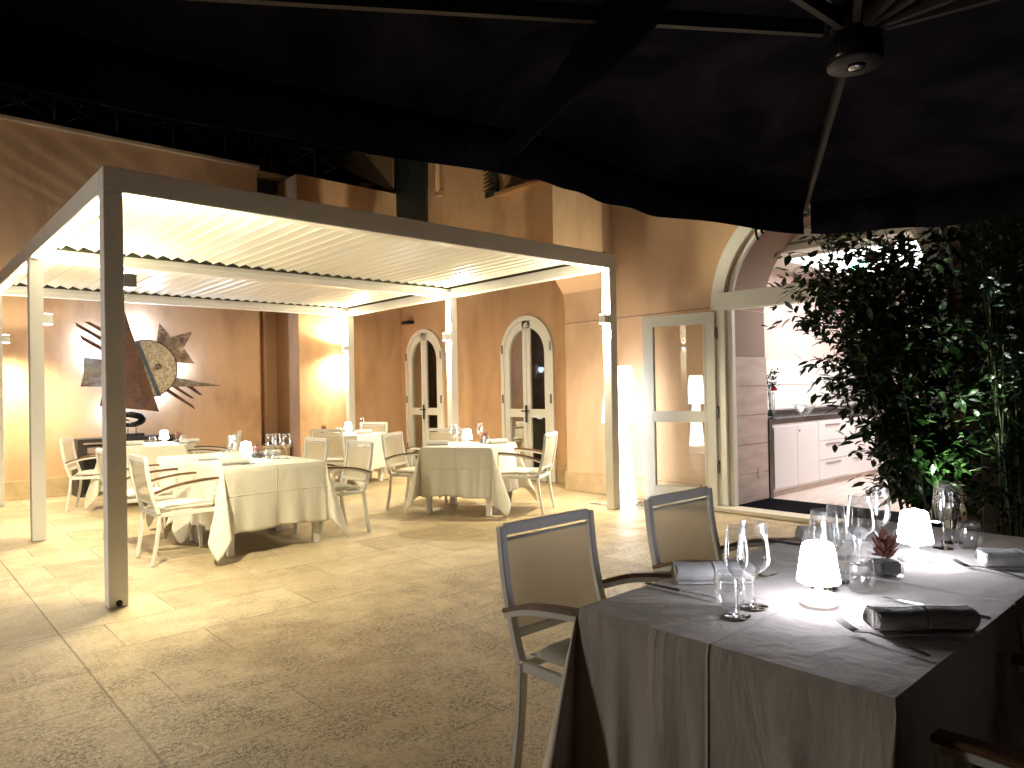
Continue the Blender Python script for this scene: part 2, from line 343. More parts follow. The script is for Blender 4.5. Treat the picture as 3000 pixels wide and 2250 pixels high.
# ------------------------------------------------------------------ garden wall with niche
gw=thing('garden_wall','peach plastered garden wall behind the metal sun sculpture','wall',(1.4,12.1,0))
b=MB(); b.box((-30,12.1,0),(5.0,13.4,5.33)); rel(b.build('wall_face','stucco',gw),gw)
b=MB(); b.box((5.0,12.66,0),(5.55,13.4,5.30)); rel(b.build('niche','stucco',gw),gw)
b=MB(); b.box((5.55,11.73,0),(7.65,13.4,5.27)); rel(b.build('wall_return','stucco',gw),gw)
b=MB(); b.box((-30,12.06,5.335),(5.04,12.5,5.40)); b.box((5.04,12.3,5.332),(7.6,12.7,5.395)); rel(b.build('coping','stone_cap',gw,bevel=.01),gw)
b=MB(); b.box((7.12,12.28,5.4),(7.42,12.6,5.55)); rel(b.build('cap_block','stone_cap',gw,bevel=.01),gw)
for q in (((-30,12.06,0.004),(4.998,12.1-.001,.27)),((5.5,11.70,0.004),(7.60,11.73-.001,.27))): rel(MB().box(*q).build('baseboard','baseboard_stone',gw),gw)
b=MB(); b.box((4.4,12.0,.47),(5.53,12.62,.53)); b.box((4.45,12.04,.004),(5.5,12.06,.47)); rel(b.build('ledge','stone_cap',gw,bevel=.008),gw)
dp=MB(); dp.tube([(5.30,12.6,0),(5.30,12.6,5.2)],.04,12); rel(dp.build('drainpipe','stucco',gw),gw)
struct(MB().box((-30,12.5,5.1),(7.64,30,5.31)).build('terrace','terrace_dark'))

# ------------------------------------------------------------------ villa
vl=thing('villa','peach villa with arched white doors and a large open arched entrance','house',(7.25,3.32,0))
def vb(name,m,bev=0): 
    return lambda mb:rel(mb.build(name,m,vl,bevel=bev),vl)
AY,AZ,AR=3.32,2.31,1.07
def arch_wall(mb,x0,x1,y0,y1,z1,ops,n=28):
    # ops: (centre y, spring z, radius, sill z)
    ops=sorted(ops); cur=y0
    for cy,zs,r,z0 in ops:
        mb.box((x0,cur,0),(x1,cy-r,z1)); cur=cy+r
        pts=[(cy-r*math.cos(PI*i/n),zs+r*math.sin(PI*i/n)) for i in range(n+1)]
        vs=[];fs=[]
        for x in (x0,x1):
            for (yy,zz) in pts: vs+= [(x,yy,zz),(x,yy,z1)]
        K=2*(n+1)
        for i in range(n):
            a=2*i; fs+=[(a,a+2,a+3,a+1),(K+a,K+a+1,K+a+3,K+a+2),(a,K+a,K+a+2,a+2)]
        mb.add(vs,fs)
    mb.box((x0,cur,0),(x1,y1,z1))
b=MB(); arch_wall(b,7.25,8.1,-6,6.93,3.9,[(AY,AZ,AR,0)]); vb('entrance_wall','stucco_pale')(b)
b=MB(); b.box((7.25,-6,3.9),(8.1,6.93,9)); vb('upper_wall','stucco')(b)
# projecting bay over the wall with a sloping underside
b=MB(); y0,y1=6.06,6.95; xo=7.07
vs=[(xo,y0,2.96),(xo,y1,2.96),(xo,y0,9),(xo,y1,9),(7.249,y0,2.75),(7.249,y1,2.75),(7.249,y0,9),(7.249,y1,9)]
b.add(vs,[(0,1,3,2),(0,4,5,1),(0,2,6,4),(1,5,7,3)]); vb('projecting_bay','stucco_pale')(b)
D1,D2=10.93,8.14; DR=.56; DS=1.98
b=MB(); arch_wall(b,7.65,7.95,6.93,11.73,5.2,[(D2,DS,DR-.02,0),(D1,DS,DR-.02,0)]); vb('door_wall','stucco')(b)
b=MB(); b.box((7.65,6.93,5.2),(7.95,7.75,9)); b.box((7.65,8.75,5.2),(7.95,10.72,9)); b.box((7.65,7.75,6.3),(7.95,8.75,9)); b.box((7.65,7.75,5.2),(7.95,8.75,5.21)); vb('upper_rear_wall','stucco')(b)
b=MB(); b.box((7.65,11.9,5.2),(7.95,16,9)); b.box((7.65,10.72,8.2),(7.95,11.9,9)); vb('far_wall','stucco')(b)
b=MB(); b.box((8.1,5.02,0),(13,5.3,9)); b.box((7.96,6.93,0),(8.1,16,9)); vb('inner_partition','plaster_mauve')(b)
for q in (((7.22,4.75,.004),(7.249,6.95,.26)),((7.62,6.96,.004),(7.649,7.5,.26)),((7.62,8.8,.004),(7.649,10.3,.26)),((7.22,-6,.004),(7.249,1.95,.26)),((7.25,6.931,.004),(7.62,6.959,.26))): vb('baseboard','baseboard_stone')(MB().box(*q))
b=MB(); b.box((7.2475,4.6,2.325),(7.2498,6.93,2.333)); vb('scored_line','panel_joint')(b)
def arched_door(cy,label):
    d=rel(MB().add([],[]).box((7.70,cy-DR+.02,.0),(7.72,cy+DR-.02,.004)).build('arched_door','marble_sill',vl),vl)
    # surround ring
    def ring(ro,ri,x0,x1,zs,zb,n=32):
        mb=MB(); pts=[]
        po=[(cy-ro,zb)]+[(cy-ro*math.cos(PI*i/n),zs+ro*math.sin(PI*i/n)) for i in range(n+1)]+[(cy+ro,zb)]
        pi_=[(cy-ri,zb)]+[(cy-ri*math.cos(PI*i/n),zs+ri*math.sin(PI*i/n)) for i in range(n+1)]+[(cy+ri,zb)]
        K=len(po); vs=[]
        for x in (x0,x1):
            vs+=[(x,)+p for p in po]+[(x,)+p for p in pi_]
        fs=[]
        for i in range(K-1):
            fs+=[(i,i+1,K+i+1,K+i),(2*K+i,3*K+i,3*K+i+1,2*K+i+1),(i,2*K+i,2*K+i+1,i+1),(K+i,K+i+1,3*K+i+1,3*K+i)]
        return mb.add(vs,fs)
    ring(DR+.035,DR-.035,7.61,7.70,DS,.01).build('frame','white_frame',d)
    ring(DR-.034,DR-.042,7.64,7.66,DS,.01).build('groove','frame_groove',d)
    for s in (-1,1):   # two leaves
        lf=MB(); ro=DR-.043; n=18; x0,x1=7.625,7.672
        # outer quarter arch region minus glass opening
        yi=.085; yo=ro-.115; rg=yo
        def P(a,z): return (cy+s*a,z)
        # strip between outer arch and glass arch
        outer=[(ro,.01),(ro,DS)]+[(ro*math.cos(PI/2*i/n),DS+ro*math.sin(PI/2*i/n)) for i in range(1,n+1)]
        tg=math.acos(yi/rg)
        inner=[(rg,.12),(rg,DS)]+[(rg*math.cos(tg*i/n),DS+rg*math.sin(tg*i/n)) for i in range(1,n+1)]
        K=len(outer); vs=[]
        for x in (x0,x1): vs+=[(x,)+P(*p) for p in outer]+[(x,)+P(*p) for p in inner]
        fs=[]
        for i in range(K-1): fs+=[(i,i+1,K+i+1,K+i),(2*K+i,3*K+i,3*K+i+1,2*K+i+1),(i,2*K+i,2*K+i+1,i+1),(K+i,K+i+1,3*K+i+1,3*K+i)]
        lf.add(vs,fs)
        ys=sorted((cy+s*.006,cy+s*yi)); lf.box((x0,ys[0],.01),(x1,ys[1],DS+rg*math.sin(tg)+.02))
        yt=sorted((cy+s*yi,cy+s*rg)); lf.box((x0,yt[0],.01),(x1,yt[1],.13)); lf.box((x0+.001,yt[0],.98),(x1-.001,yt[1],1.11))
        # fill top between stile and arch
        ztop=DS+rg*math.sin(tg)
        lf.add([(x0,cy+s*.006,ztop),(x0,cy+s*yi,ztop),(x0,cy+s*.006,DS+ro-.002),(x0,cy+s*yi,DS+math.sqrt(ro**2-yi**2))],[(0,1,3,2)])
        leaf=lf.build('door_leaf','white_frame',d)
        gp=[(yi,.13),(rg,.13)]+inner[1:]
        gm=MB(); gm.add([(7.655,)+P(a,z) for a,z in gp],[tuple(range(len(gp)))]); gm.build('glass','dark_pane_glass',d,fix=False)
        hn=MB(); yh=cy+s*(DR-.01)
        for zz in (.3,1.2,2.0): hn.box((7.597,yh-.012,zz),(7.61,yh+.012,zz+.14))
        hn.build('hinge','dark_steel',d)
    h=MB(); h.box((7.60,cy-.02,.90),(7.612,cy+.02,1.17)); h.tube([(7.58,cy-.085,1.08),(7.58,cy+.085,1.08)],.012,8); h.tube([(7.60,cy-.02,1.08),(7.58,cy-.02,1.08)],.012,8); h.build('handle','black_metal',d)
    MB().box((7.80,cy-DR,.01),(7.82,cy+DR,DS+DR)).build('blind','dark_glass_back',d)
    d['label']=label
    return d
arched_door(D1,'farther arched double door'); arched_door(D2,'nearer arched double door')
# entrance arch frame
def ring2(cy,zs,ro,ri,x0,x1,zb,mb,n=48,close=False):
    po=[(cy-ro,zb)]+[(cy-ro*math.cos(PI*i/n),zs+ro*math.sin(PI*i/n)) for i in range(n+1)]+[(cy+ro,zb)]
    pi_=[(cy-ri,zb)]+[(cy-ri*math.cos(PI*i/n),zs+ri*math.sin(PI*i/n)) for i in range(n+1)]+[(cy+ri,zb)]
    K=len(po); vs=[]
    for x in (x0,x1): vs+=[(x,)+p for p in po]+[(x,)+p for p in pi_]
    fs=[]
    for i in range(K-1): fs+=[(i,i+1,K+i+1,K+i),(2*K+i,3*K+i,3*K+i+1,2*K+i+1),(i,2*K+i,2*K+i+1,i+1),(K+i,K+i+1,3*K+i+1,3*K+i)]
    return mb.add(vs,fs)
b=MB(); ring2(AY,AZ,1.25,1.17,7.225,7.2495,2.29,b); ring2(AY,AZ,1.165,1.085,7.21,7.249,2.29,b)
fr=rel(b.build('arch_frame','white_frame',vl),vl)
b=MB(); ring2(AY,AZ,1.0695,1.02,7.27,7.33,2.29,b); b.box((7.18,AY-1.17,2.278),(7.33,AY+1.17,2.475)); rel(b.build('transom','white_frame',vl,bevel=.003),vl)
for s in (-1,1):
    b=MB(); ys=sorted((AY+s*1.065,AY+s*1.19)); b.box((7.20,ys[0],.05),(7.249,ys[1],2.277)); 
    ys=sorted((AY+s*1.0,AY+s*1.0645)); b.box((7.25,ys[0],.05),(7.32,ys[1],2.277))
    rel(b.build('door_jamb','white_frame',vl,bevel=.003),vl)
n=40; gv=[(7.30,AY-1.03*math.cos(PI*i/n),AZ+.16+ (1.03*math.sin(PI*i/n)-.16 if math.sin(PI*i/n)*1.03>.16 else 0)) for i in range(n+1)]
gm=MB().add(gv,[tuple(range(n+1))]); rel(gm.build('fanlight_glass','window_glass',vl,fix=False),vl)
# open leaf
LW=.88; dl=bpy.data.objects.new('open_door',None); COL.objects.link(dl); dl.parent=vl; dl.location=Vector((7.19,4.50,0))-Vector(vl.location); dl.rotation_euler=(0,0,R(104.5)); dl.empty_display_size=.1
b=MB(); s0=.115; T=.026
for (a,c) in (((.0,-T,.03),(s0,T,2.27)),((LW-s0,-T,.03),(LW,T,2.27)),((s0,-T,.03),(LW-s0,T,.24)),((s0,-T,2.14),(LW-s0,T,2.27)),((s0,-T+.001,1.0),(LW-s0,T-.001,1.13))): b.box(a,c)
b.build('door_frame','white_frame',dl,bevel=.003)
b=MB()
for z0,z1 in ((.24,1.0),(1.13,2.14)):
    for q in (-T-.006,T):
        b.box((s0-.0,q,z0-.02),(s0+.018,q+.006,z1+.02)); b.box((LW-s0-.018,q,z0-.02),(LW-s0,q+.006,z1+.02)); b.box((s0+.018,q,z0-.02),(LW-s0-.018,q+.006,z0)); b.box((s0+.018,q,z1),(LW-s0-.018,q+.006,z1+.02))
b.build('glazing_bead','white_frame',dl)
b=MB()
for z0,z1 in ((.24,1.0),(1.13,2.14)): b.add([(s0,0,z0),(LW-s0,0,z0),(LW-s0,0,z1),(s0,0,z1)],[(0,1,2,3)])
b.build('glass','window_glass',dl,fix=False)
b=MB()
for zz in (.42,1.05,1.95): b.tube([(-.018,.0,zz),(-.018,.0,zz+.14)],.011,8); b.box((-.018,-.02,zz+.03),(.0,.012,zz+.11))
b.build('hinge','dark_steel',dl)
# upstairs window with shutters, downpipe, dark french door
b=MB(); b.box((7.50,7.62,4.55),(7.649,8.70,4.61)); rel(b.build('window_sill','pipe_copper',vl,bevel=.004),vl)
b=MB(); b.box((7.80,7.75,4.61),(7.82,8.75,6.3)); b.box((7.66,8.15,4.62),(7.70,8.2,6.3)); rel(b.build('window','shutter_dark',vl),vl)
b=MB(); mt=Matrix.Translation((7.64,8.74,0))@Matrix.Rotation(R(-8),4,'Z')
b.box((-.04,.0,4.62),(0,.03,6.2),mt); b.box((-.04,.40,4.62),(0,.44,6.2),mt); b.box((-.04,.03,4.62),(0,.40,4.72),mt)
for i in range(22): b.box((-.045,.03,4.74+i*.066),(.0,.40,4.76+i*.066),mt@Matrix.Translation((0,0,0)))
rel(b.build('shutter','shutter_dark',vl),vl)
b=MB(); b.tube([(7.58,10.33,5.0),(7.58,10.33,8.6)],.05,12); b.box((7.56,10.28,4.93),(7.65,10.40,5.02)); rel(b.build('downpipe','pipe_copper',vl),vl)
b=MB(); b.box((7.60,10.74,4.3),(7.648,11.72,8.2)); b.box((7.58,11.2,4.4),(7.60,11.26,8.2)); rel(b.build('french_door','shutter_dark',vl),vl)
# black bracket under the beam
b=MB(); b.box((7.52,11.25,2.70),(7.64,11.5,2.76)); rel(b.build('bracket','black_metal',vl),vl)

# ------------------------------------------------------------------ entrance interior
b=MB(); b.box((7.30,AY-1.068,.001),(8.1,AY+1.068,.03)); rel(b.build('threshold_floor','room_floor',vl),vl)
b=MB(); b.box((7.06,AY-1.24,.004),(7.299,AY+1.26,.05)); rel(b.build('door_step','marble_sill',vl,bevel=.004),vl)
struct(MB().box((8.1,-2,.001),(13.2,5.02,.032)).build('room_floor','room_floor'))
rm=thing('entrance_room','bright interior room with pinkish walls behind the open arch','room',(10.5,2,0))
def rb(name,m,mb,bev=0): return rel(mb.build(name,m,rm,bevel=bev),rm)
rb('ceiling','plaster_white',MB().box((8.1,-2,3.06),(13.2,5.02,3.2)))
rb('bulkhead','plaster_white',MB().box((8.101,AY-1.3,3.0),(8.16,AY+1.3,3.5)))
b=MB()
for k in range(70): b.box((8.09,AY-1.0+k*.028,3.07),(8.1005,AY-1.0+k*.028+.016,3.10))
rb('air_vent','frame_groove',b)
rb('wall','plaster_pink',MB().box((8.1,4.99,.032),(13.2,5.019,3.059)))
rb('wall','plaster_pink',MB().box((13.0,-2,.032),(13.2,4.99,3.059))); rb('wall','plaster_pink',MB().box((8.1,-2.1,.032),(13.2,-2,3.059)))
b=MB(); 
for k in range(5): b.box((8.11,4.975,.04+k*.345),(13.0,4.989,.375+k*.345))
rb('wall_panel','plaster_white',b)
cl=thing('ceiling_light','large square white light panel on the room ceiling','light',(10.15,3.2,3.0)); MB().box((-1.35,-1.2,0),(1.35,1.2,.03)).build('diffuser','ceiling_light_glow',cl); MB().box((-1.4,-1.25,.03),(1.4,1.25,.058)).build('frame','white_frame',cl)
light('lamp','AREA',(10.15,3.2,2.98),19,(1,.93,.9),None,(2.4,2.2),(0,0,-1)).parent=None
# reveal panels
b=MB(); yy=AY+AR
for k in range(5): b.box((7.335,yy-.016,.032+k*.345),(8.115,yy-.0005,.372+k*.345))
rel(b.build('stone_panels','stone_panel',vl,bevel=.003),vl)
b=MB(); b.box((7.333,yy-.003,.03),(8.112,yy-.0001,1.745)); rel(b.build('panel_joint','panel_joint',vl),vl)
b=MB(); b.box((7.85,yy-.022,.31),(7.98,yy-.017,.43)); rel(b.build('socket_plate','socket',vl,bevel=.002),vl)
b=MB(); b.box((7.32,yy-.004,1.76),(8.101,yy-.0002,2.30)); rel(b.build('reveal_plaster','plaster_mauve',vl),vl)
b=MB(); n=40
vs=[]
for x in (7.335,8.1):
    for i in range(n+1): vs.append((x,AY-(AR-.003)*math.cos(PI*i/n),AZ+(AR-.003)*math.sin(PI*i/n)))
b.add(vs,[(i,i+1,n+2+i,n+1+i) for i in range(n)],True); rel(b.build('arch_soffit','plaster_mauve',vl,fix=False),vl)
# counter
ct=thing('counter','black topped reception counter with white doors inside the arch','counter',(8.12,4.36,.032))
b=MB(); b.box((0,0,.90),(4.6,.60,.965)); b.box((0,0,0),(.075,.60,.90)); b.build('counter_top','black_gloss',ct,bevel=.002)
b=MB(); b.box((.09,.01,.07),(4.6,.58,.90)); b.build('carcass','cabinet_white',ct)
b=MB(); b.box((.08,.03,0),(4.6,.58,.07)); b.build('plinth','stone_panel',ct)
for i in range(2): MB().box((.10+i*.60,-.008,.10),(.693+i*.60,.009,.86)).build('cupboard_door','cabinet_white',ct,bevel=.002)
MB().lathe([(.0,0),(.012,0),(.012,.004)],(0,0,0),12).build('lock','black_metal',ct).matrix_local=Matrix.Translation((.76,-.0085,.79))@Matrix.Rotation(R(90),4,'X')
for i in range(3):
    dr=MB().box((1.30,-.008,.10+i*.26),(2.3,.009,.352+i*.26)).build('drawer','cabinet_white',ct,bevel=.002)
    MB().box((1.5,-.02,.30+i*.26),(1.95,-.008,.315+i*.26)).build('handle','steel',dr)
MB().box((1.05,.585,.966),(4.5,.61,1.03)).build('upstand','black_gloss',ct)
# flower vase on the counter
fv=thing('flower_vase','clear glass vase with a red rose and green stems on the counter','vase',(8.74,4.66,.998))
MB().lathe([(.045,0),(.05,.004),(.05,.32),(.047,.32),(.047,.006),(.0,.006)],(0,0,0),20).build('vase','bowl_glass',fv)
MB().lathe([(.0,.008),(.045,.008),(.045,.09),(.0,.09)],(0,0,0),16).build('water','green_stem',fv)
b=MB(); 
for i in range(9):
    a=random.random()*6.28; r=.03+.05*random.random(); b.tube([(math.cos(a)*.02,math.sin(a)*.02,.02),(math.cos(a+1)*.03,math.sin(a+1)*.03,.25),(math.cos(a)*r,math.sin(a)*r,.36+.25*random.random())],.003,5)
b.build('stems','green_stem',fv)
def leaves(b,centres,n,size,spread,droop=.3):
    for c in centres:
        for _ in range(n):
            p=Vector(c)+Vector([random.gauss(0,spread) for _ in range(3)]); leaf(b,p,size*random.uniform(.6,1.2))
def leaf(b,p,s,wd=.22,dirv=None):
    d=Vector(dirv) if dirv is not None else Vector((random.gauss(0,1),random.gauss(0,1),random.gauss(-.25,.6)))
    if d.length<1e-3: d=Vector((1,0,0))
    d.normalize(); a=d.cross(Vector((random.gauss(0,.35),random.gauss(0,.35),1))).normalized(); u=a.cross(d)
    q=[p,p+d*s*.35+a*s*wd-u*s*.03,p+d*s*.72+a*s*wd*.72-u*s*.06,p+d*s-u*s*.16,p+d*s*.72-a*s*wd*.72-u*s*.06,p+d*s*.35-a*s*wd-u*s*.03,p+d*s*.4+u*s*.03]
    b.add(q,[(0,1,6),(1,2,6),(2,3,6),(3,4,6),(4,5,6),(5,0,6)])
b=MB(); leaves(b,[(0,0,.5),(.02,-.02,.58),(-.02,0,.42)],34,.06,.035); b.build('foliage','leaf_green',fv,fix=False)
b=MB()
for i in range(26):
    th=random.random()*6.28; ph=random.uniform(0,1.4); d=Vector((math.cos(th)*math.sin(ph),math.sin(th)*math.sin(ph),math.cos(ph))); leaf(b,Vector((.01,-.04,.34))+d*.012,.05,.5,d)
b.build('rose','rose_petal',fv,fix=False)
gb=thing('glass_bowl','low clear glass bowl on the counter beside the bush','bowl',(9.55,4.6,.998))
MB().lathe([(.0,.004),(.05,.004),(.13,.10),(.15,.14),(.147,.14),(.127,.102),(.05,.012),(0,.012)],(0,0,0),24).build('bowl','bowl_glass',gb)
ex=thing('exit_sign','small green lit exit sign hanging from the room ceiling','sign',(9.0,3.62,2.86)); MB().box((-.01,-.09,-.05),(.01,.09,.05)).build('panel','exit_glow',ex); MB().box((-.005,-.005,.05),(.005,.005,.199)).build('hanger','black_metal',ex)
dm=MB().box((7.31,AY-1.06,.034),(8.09,AY+1.045,.046)).build('doormat','doormat_pile',bevel=.003); tag(dm,'black entrance doormat lying inside the arch on the threshold','doormat')
# back of the room, seen through the shrub
cb=thing('bar_cabinet','cream cabinet with a lit shelf at the back of the room','cabinet',(12.2,1.6,.032)); MB().box((0,-1.2,0),(.6,1.2,1.0)).build('carcass','room_beige',cb,bevel=.005); MB().box((.3,-.9,1.0),(.6,-.1,2.3)).build('column','room_beige',cb); MB().box((-.02,-1.25,1.0),(.29,1.25,1.04)).build('top','black_gloss',cb)
rl=thing('shelf_lamp','small warm table lamp on the cabinet in the room','lamp',(12.3,.55,1.074)); MB().lathe([(.0,.0),(.06,.0),(.06,.01),(.012,.02),(.012,.18)],(0,0,0),16).build('base','lamp_white',rl); MB().lathe([(.13,.16),(.09,.36)],(0,0,0),20).build('shade','room_lamp_glow',rl)

# ------------------------------------------------------------------ floor lamp
fl=thing('floor_lamp','tall glowing white floor lamp beside the right front pergola post','floor lamp',(6.83,5.62,.004))
MB().lathe([(.0,.0),(.175,.0),(.178,.02),(.135,.5),(.095,1.0),(.0,1.0)],(0,0,0),32).build('body','floor_lamp_glow',fl)
MB().lathe([(.0,.99),(.225,.99),(.228,1.0),(.158,1.66),(.15,1.675),(.0,1.675)],(0,0,0),32).build('shade','floor_lamp_glow',fl)
b=MB(); b.tube([(.18+.13*math.cos(t)-.1,-.25+.2*math.sin(t*1.7)*.5,.006+.004*(i%2)) for i,t in enumerate([k*.35 for k in range(16)])],.004,6)
b.tube([(-.2,.15,.006),(-.33,.22,.006),(-.3,.05,.006),(-.15,-.12,.006),(.1,-.26,.006),(.3,-.42,.006),(.36,-.3,.006)],.004,6)
b.build('cable','cable',fl)

f2=dup(fl,(-1.86,5.45,.004),0,'second glowing floor lamp, seen only as a reflection in the open glazed door','floor lamps')
fl['group']='floor lamps'
for c_ in f2.children:
    if c_.name.startswith(('body','shade')): c_.data=c_.data.copy(); c_.data.materials[0]=MT['floor_lamp_bright']
# ------------------------------------------------------------------ chairs
def make_chair():
    t=thing('armchair','x','chair',(0,0,0))
    def crv(pts,n=10):   # catmull-rom
        P=[Vector(p) for p in pts]; P=[2*P[0]-P[1]]+P+[2*P[-1]-P[-2]]; o=[]
        for i in range(1,len(P)-2):
            for k in range(n):
                u=k/n; a,b_,c,d=P[i-1],P[i],P[i+1],P[i+2]
                o.append(.5*((2*b_)+(-a+c)*u+(2*a-5*b_+4*c-d)*u*u+(-a+3*b_-3*c+d)*u**3))
        o.append(P[-2]); return o
    for s in (-1,1):
        MB().tube(crv([(-.275,s*.235,.002),(-.235,s*.24,.22),(-.215,s*.245,.42)],6),.01,rect=(.026,.036),up=(0,1,0)).build('rear_leg','chair_white',t,bevel=.003)
        MB().tube(crv([(.285,s*.265,.002),(.262,s*.268,.22),(.25,s*.272,.44),(.252,s*.285,.655)],6),.01,rect=(.026,.034),up=(0,1,0)).build('front_leg','chair_white',t,bevel=.003)
    b=MB()
    b.box((-.235,-.235,.40),(-.20,.235,.435)); b.box((.235,-.255,.40),(.265,.255,.435))
    for s in (-1,1):
        b.box((-.20,s*.245-.014,.40),(.235,s*.245+.014,.435))
    b.build('seat_frame','chair_white',t,bevel=.003)
    b=MB(); nx,ny=12,12; vs=[];fs=[]
    def cush(u,v,top):
        a=(2*u-1); c_=(2*v-1); e=(1-abs(a)**5)*(1-abs(c_)**5); e=max(e,0)**.5
        x=-.20+.47*u; y=-.245+.49*v
        sh=1-.05*(1-e); x=.035+(x-.035)*sh; y=y*sh
        return (x,y,.437+.022+(.026*e if top else -.020*e)+ (.006*math.sin(u*9+v*4) if top else 0)*e)
    for top in (1,0):
        for i in range(nx+1):
            for j in range(ny+1): vs.append(cush(i/nx,j/ny,top))
    K=(nx+1)*(ny+1)
    for q in (0,1):
        for i in range(nx):
            for j in range(ny):
                a=q*K+i*(ny+1)+j; f=(a,a+1,a+ny+2,a+ny+1); fs.append(f if q else f[::-1])
    ring=[i*(ny+1) for i in range(nx+1)]+[nx*(ny+1)+j for j in range(1,ny+1)]+[i*(ny+1)+ny for i in range(nx-1,-1,-1)]+[j for j in range(ny-1,0,-1)]
    for i in range(len(ring)):
        a,c_=ring[i],ring[(i+1)%len(ring)]; fs.append((a,c_,c_+K,a+K))
    b.add(vs,fs,True); b.build('cushion','cushion_fabric',t)
    # back frame: two stiles leaning back, top rail, bottom rail
    A=Vector((-.222,0,.43)); B=Vector((-.318,0,.905)); d=(B-A)
    def bp(k,y): return tuple(A+d*k+Vector((-.018*math.sin(k*PI),y,0)))
    b=MB()
    for s in (-1,1): b.tube([bp(k/8,s*.245) for k in range(9)],.01,rect=(.030,.030),up=(0,1,0))
    b.tube([bp(.975,-.23),bp(.975,.23)],.01,rect=(.024,.042)); b.tube([bp(.19,-.23),bp(.19,.23)],.01,rect=(.022,.03))
    b.build('back_frame','chair_white',t,bevel=.003)
    b=MB(); vs=[];fs=[]
    for k in range(7):
        for j in range(7):
            kk=.215+(.885-.215)*k/6; y=-.222+.444*j/6; p=Vector(bp(kk,y)); p.x+=-.012*(1-(2*j/6-1)**2); vs.append(p)
    for k in range(6):
        for j in range(6): a=k*7+j; fs.append((a,a+1,a+8,a+7))
    b.add(vs,fs,True); b.build('sling','sling_mesh',t,fix=False)
    b=MB(); b.tube([bp(.895,-.222),bp(.895,.222)],.007,8); b.build('sling_bar','chair_white',t)
    for s in (-1,1):
        pts=crv([(-.262,s*.272,.600),(-.12,s*.295,.648),(.05,s*.305,.675),(.20,s*.300,.684),(.30,s*.296,.680)],6)
        ar=MB().tube([p+Vector((0,0,.013)) for p in pts],.01,rect=(.046,.016)).build('armrest','teak',t,bevel=.003)
        MB().tube([p-Vector((0,0,.006)) for p in pts[:-1]],.01,rect=(.034,.020)).build('arm_support','chair_white',ar,bevel=.002)
    return t
CH=make_chair(); first=[True]
def chair(x,y,deg,label,group='white armchairs with teak armrests'):
    if first[0]:
        first[0]=False; CH.location=(x,y,0.002); CH.rotation_euler=(0,0,R(deg)); CH['label']=label; CH['group']=group; return CH
    return dup(CH,(x,y,0.002),R(deg),label,group)
chair(1.99,6.66,0,'white armchair left of the long table, right behind the nearest post')
chair(1.97,7.78,0,'white armchair beyond the nearest left one, half hidden by the nearest post')
chair(2.11,10.36,-24,'white armchair by the dark console at the far left table')
chair(3.46,6.60,180,'white armchair at the near right side of the long table')
chair(3.44,7.52,181,'white armchair at the far right side of the long table')
chair(3.50,10.05,155,'white armchair seen edge on at the right of the far left table')
chair(4.98,9.29,30,'white armchair seen from behind at the rear middle table')
chair(6.02,10.36,210,'white armchair beyond the rear middle table by the back post')
chair(4.93,7.27,-60,'white armchair at the left of the table before the arched doors')
chair(5.68,6.11,120,'white armchair at the right of the table, facing left before the nearer arched door')
chair(5.50,7.60,215,'white armchair behind the front right pergola table, only its back showing')
chair(1.99,1.70,-90,'nearest armchair with see-through beige sling beside the dark foreground table')
chair(2.87,1.69,-90,'grey looking armchair behind the rolled napkin of the foreground table')
chair(1.91,.22,90,'dark armchair cut off at the bottom right, only its armrest end showing')

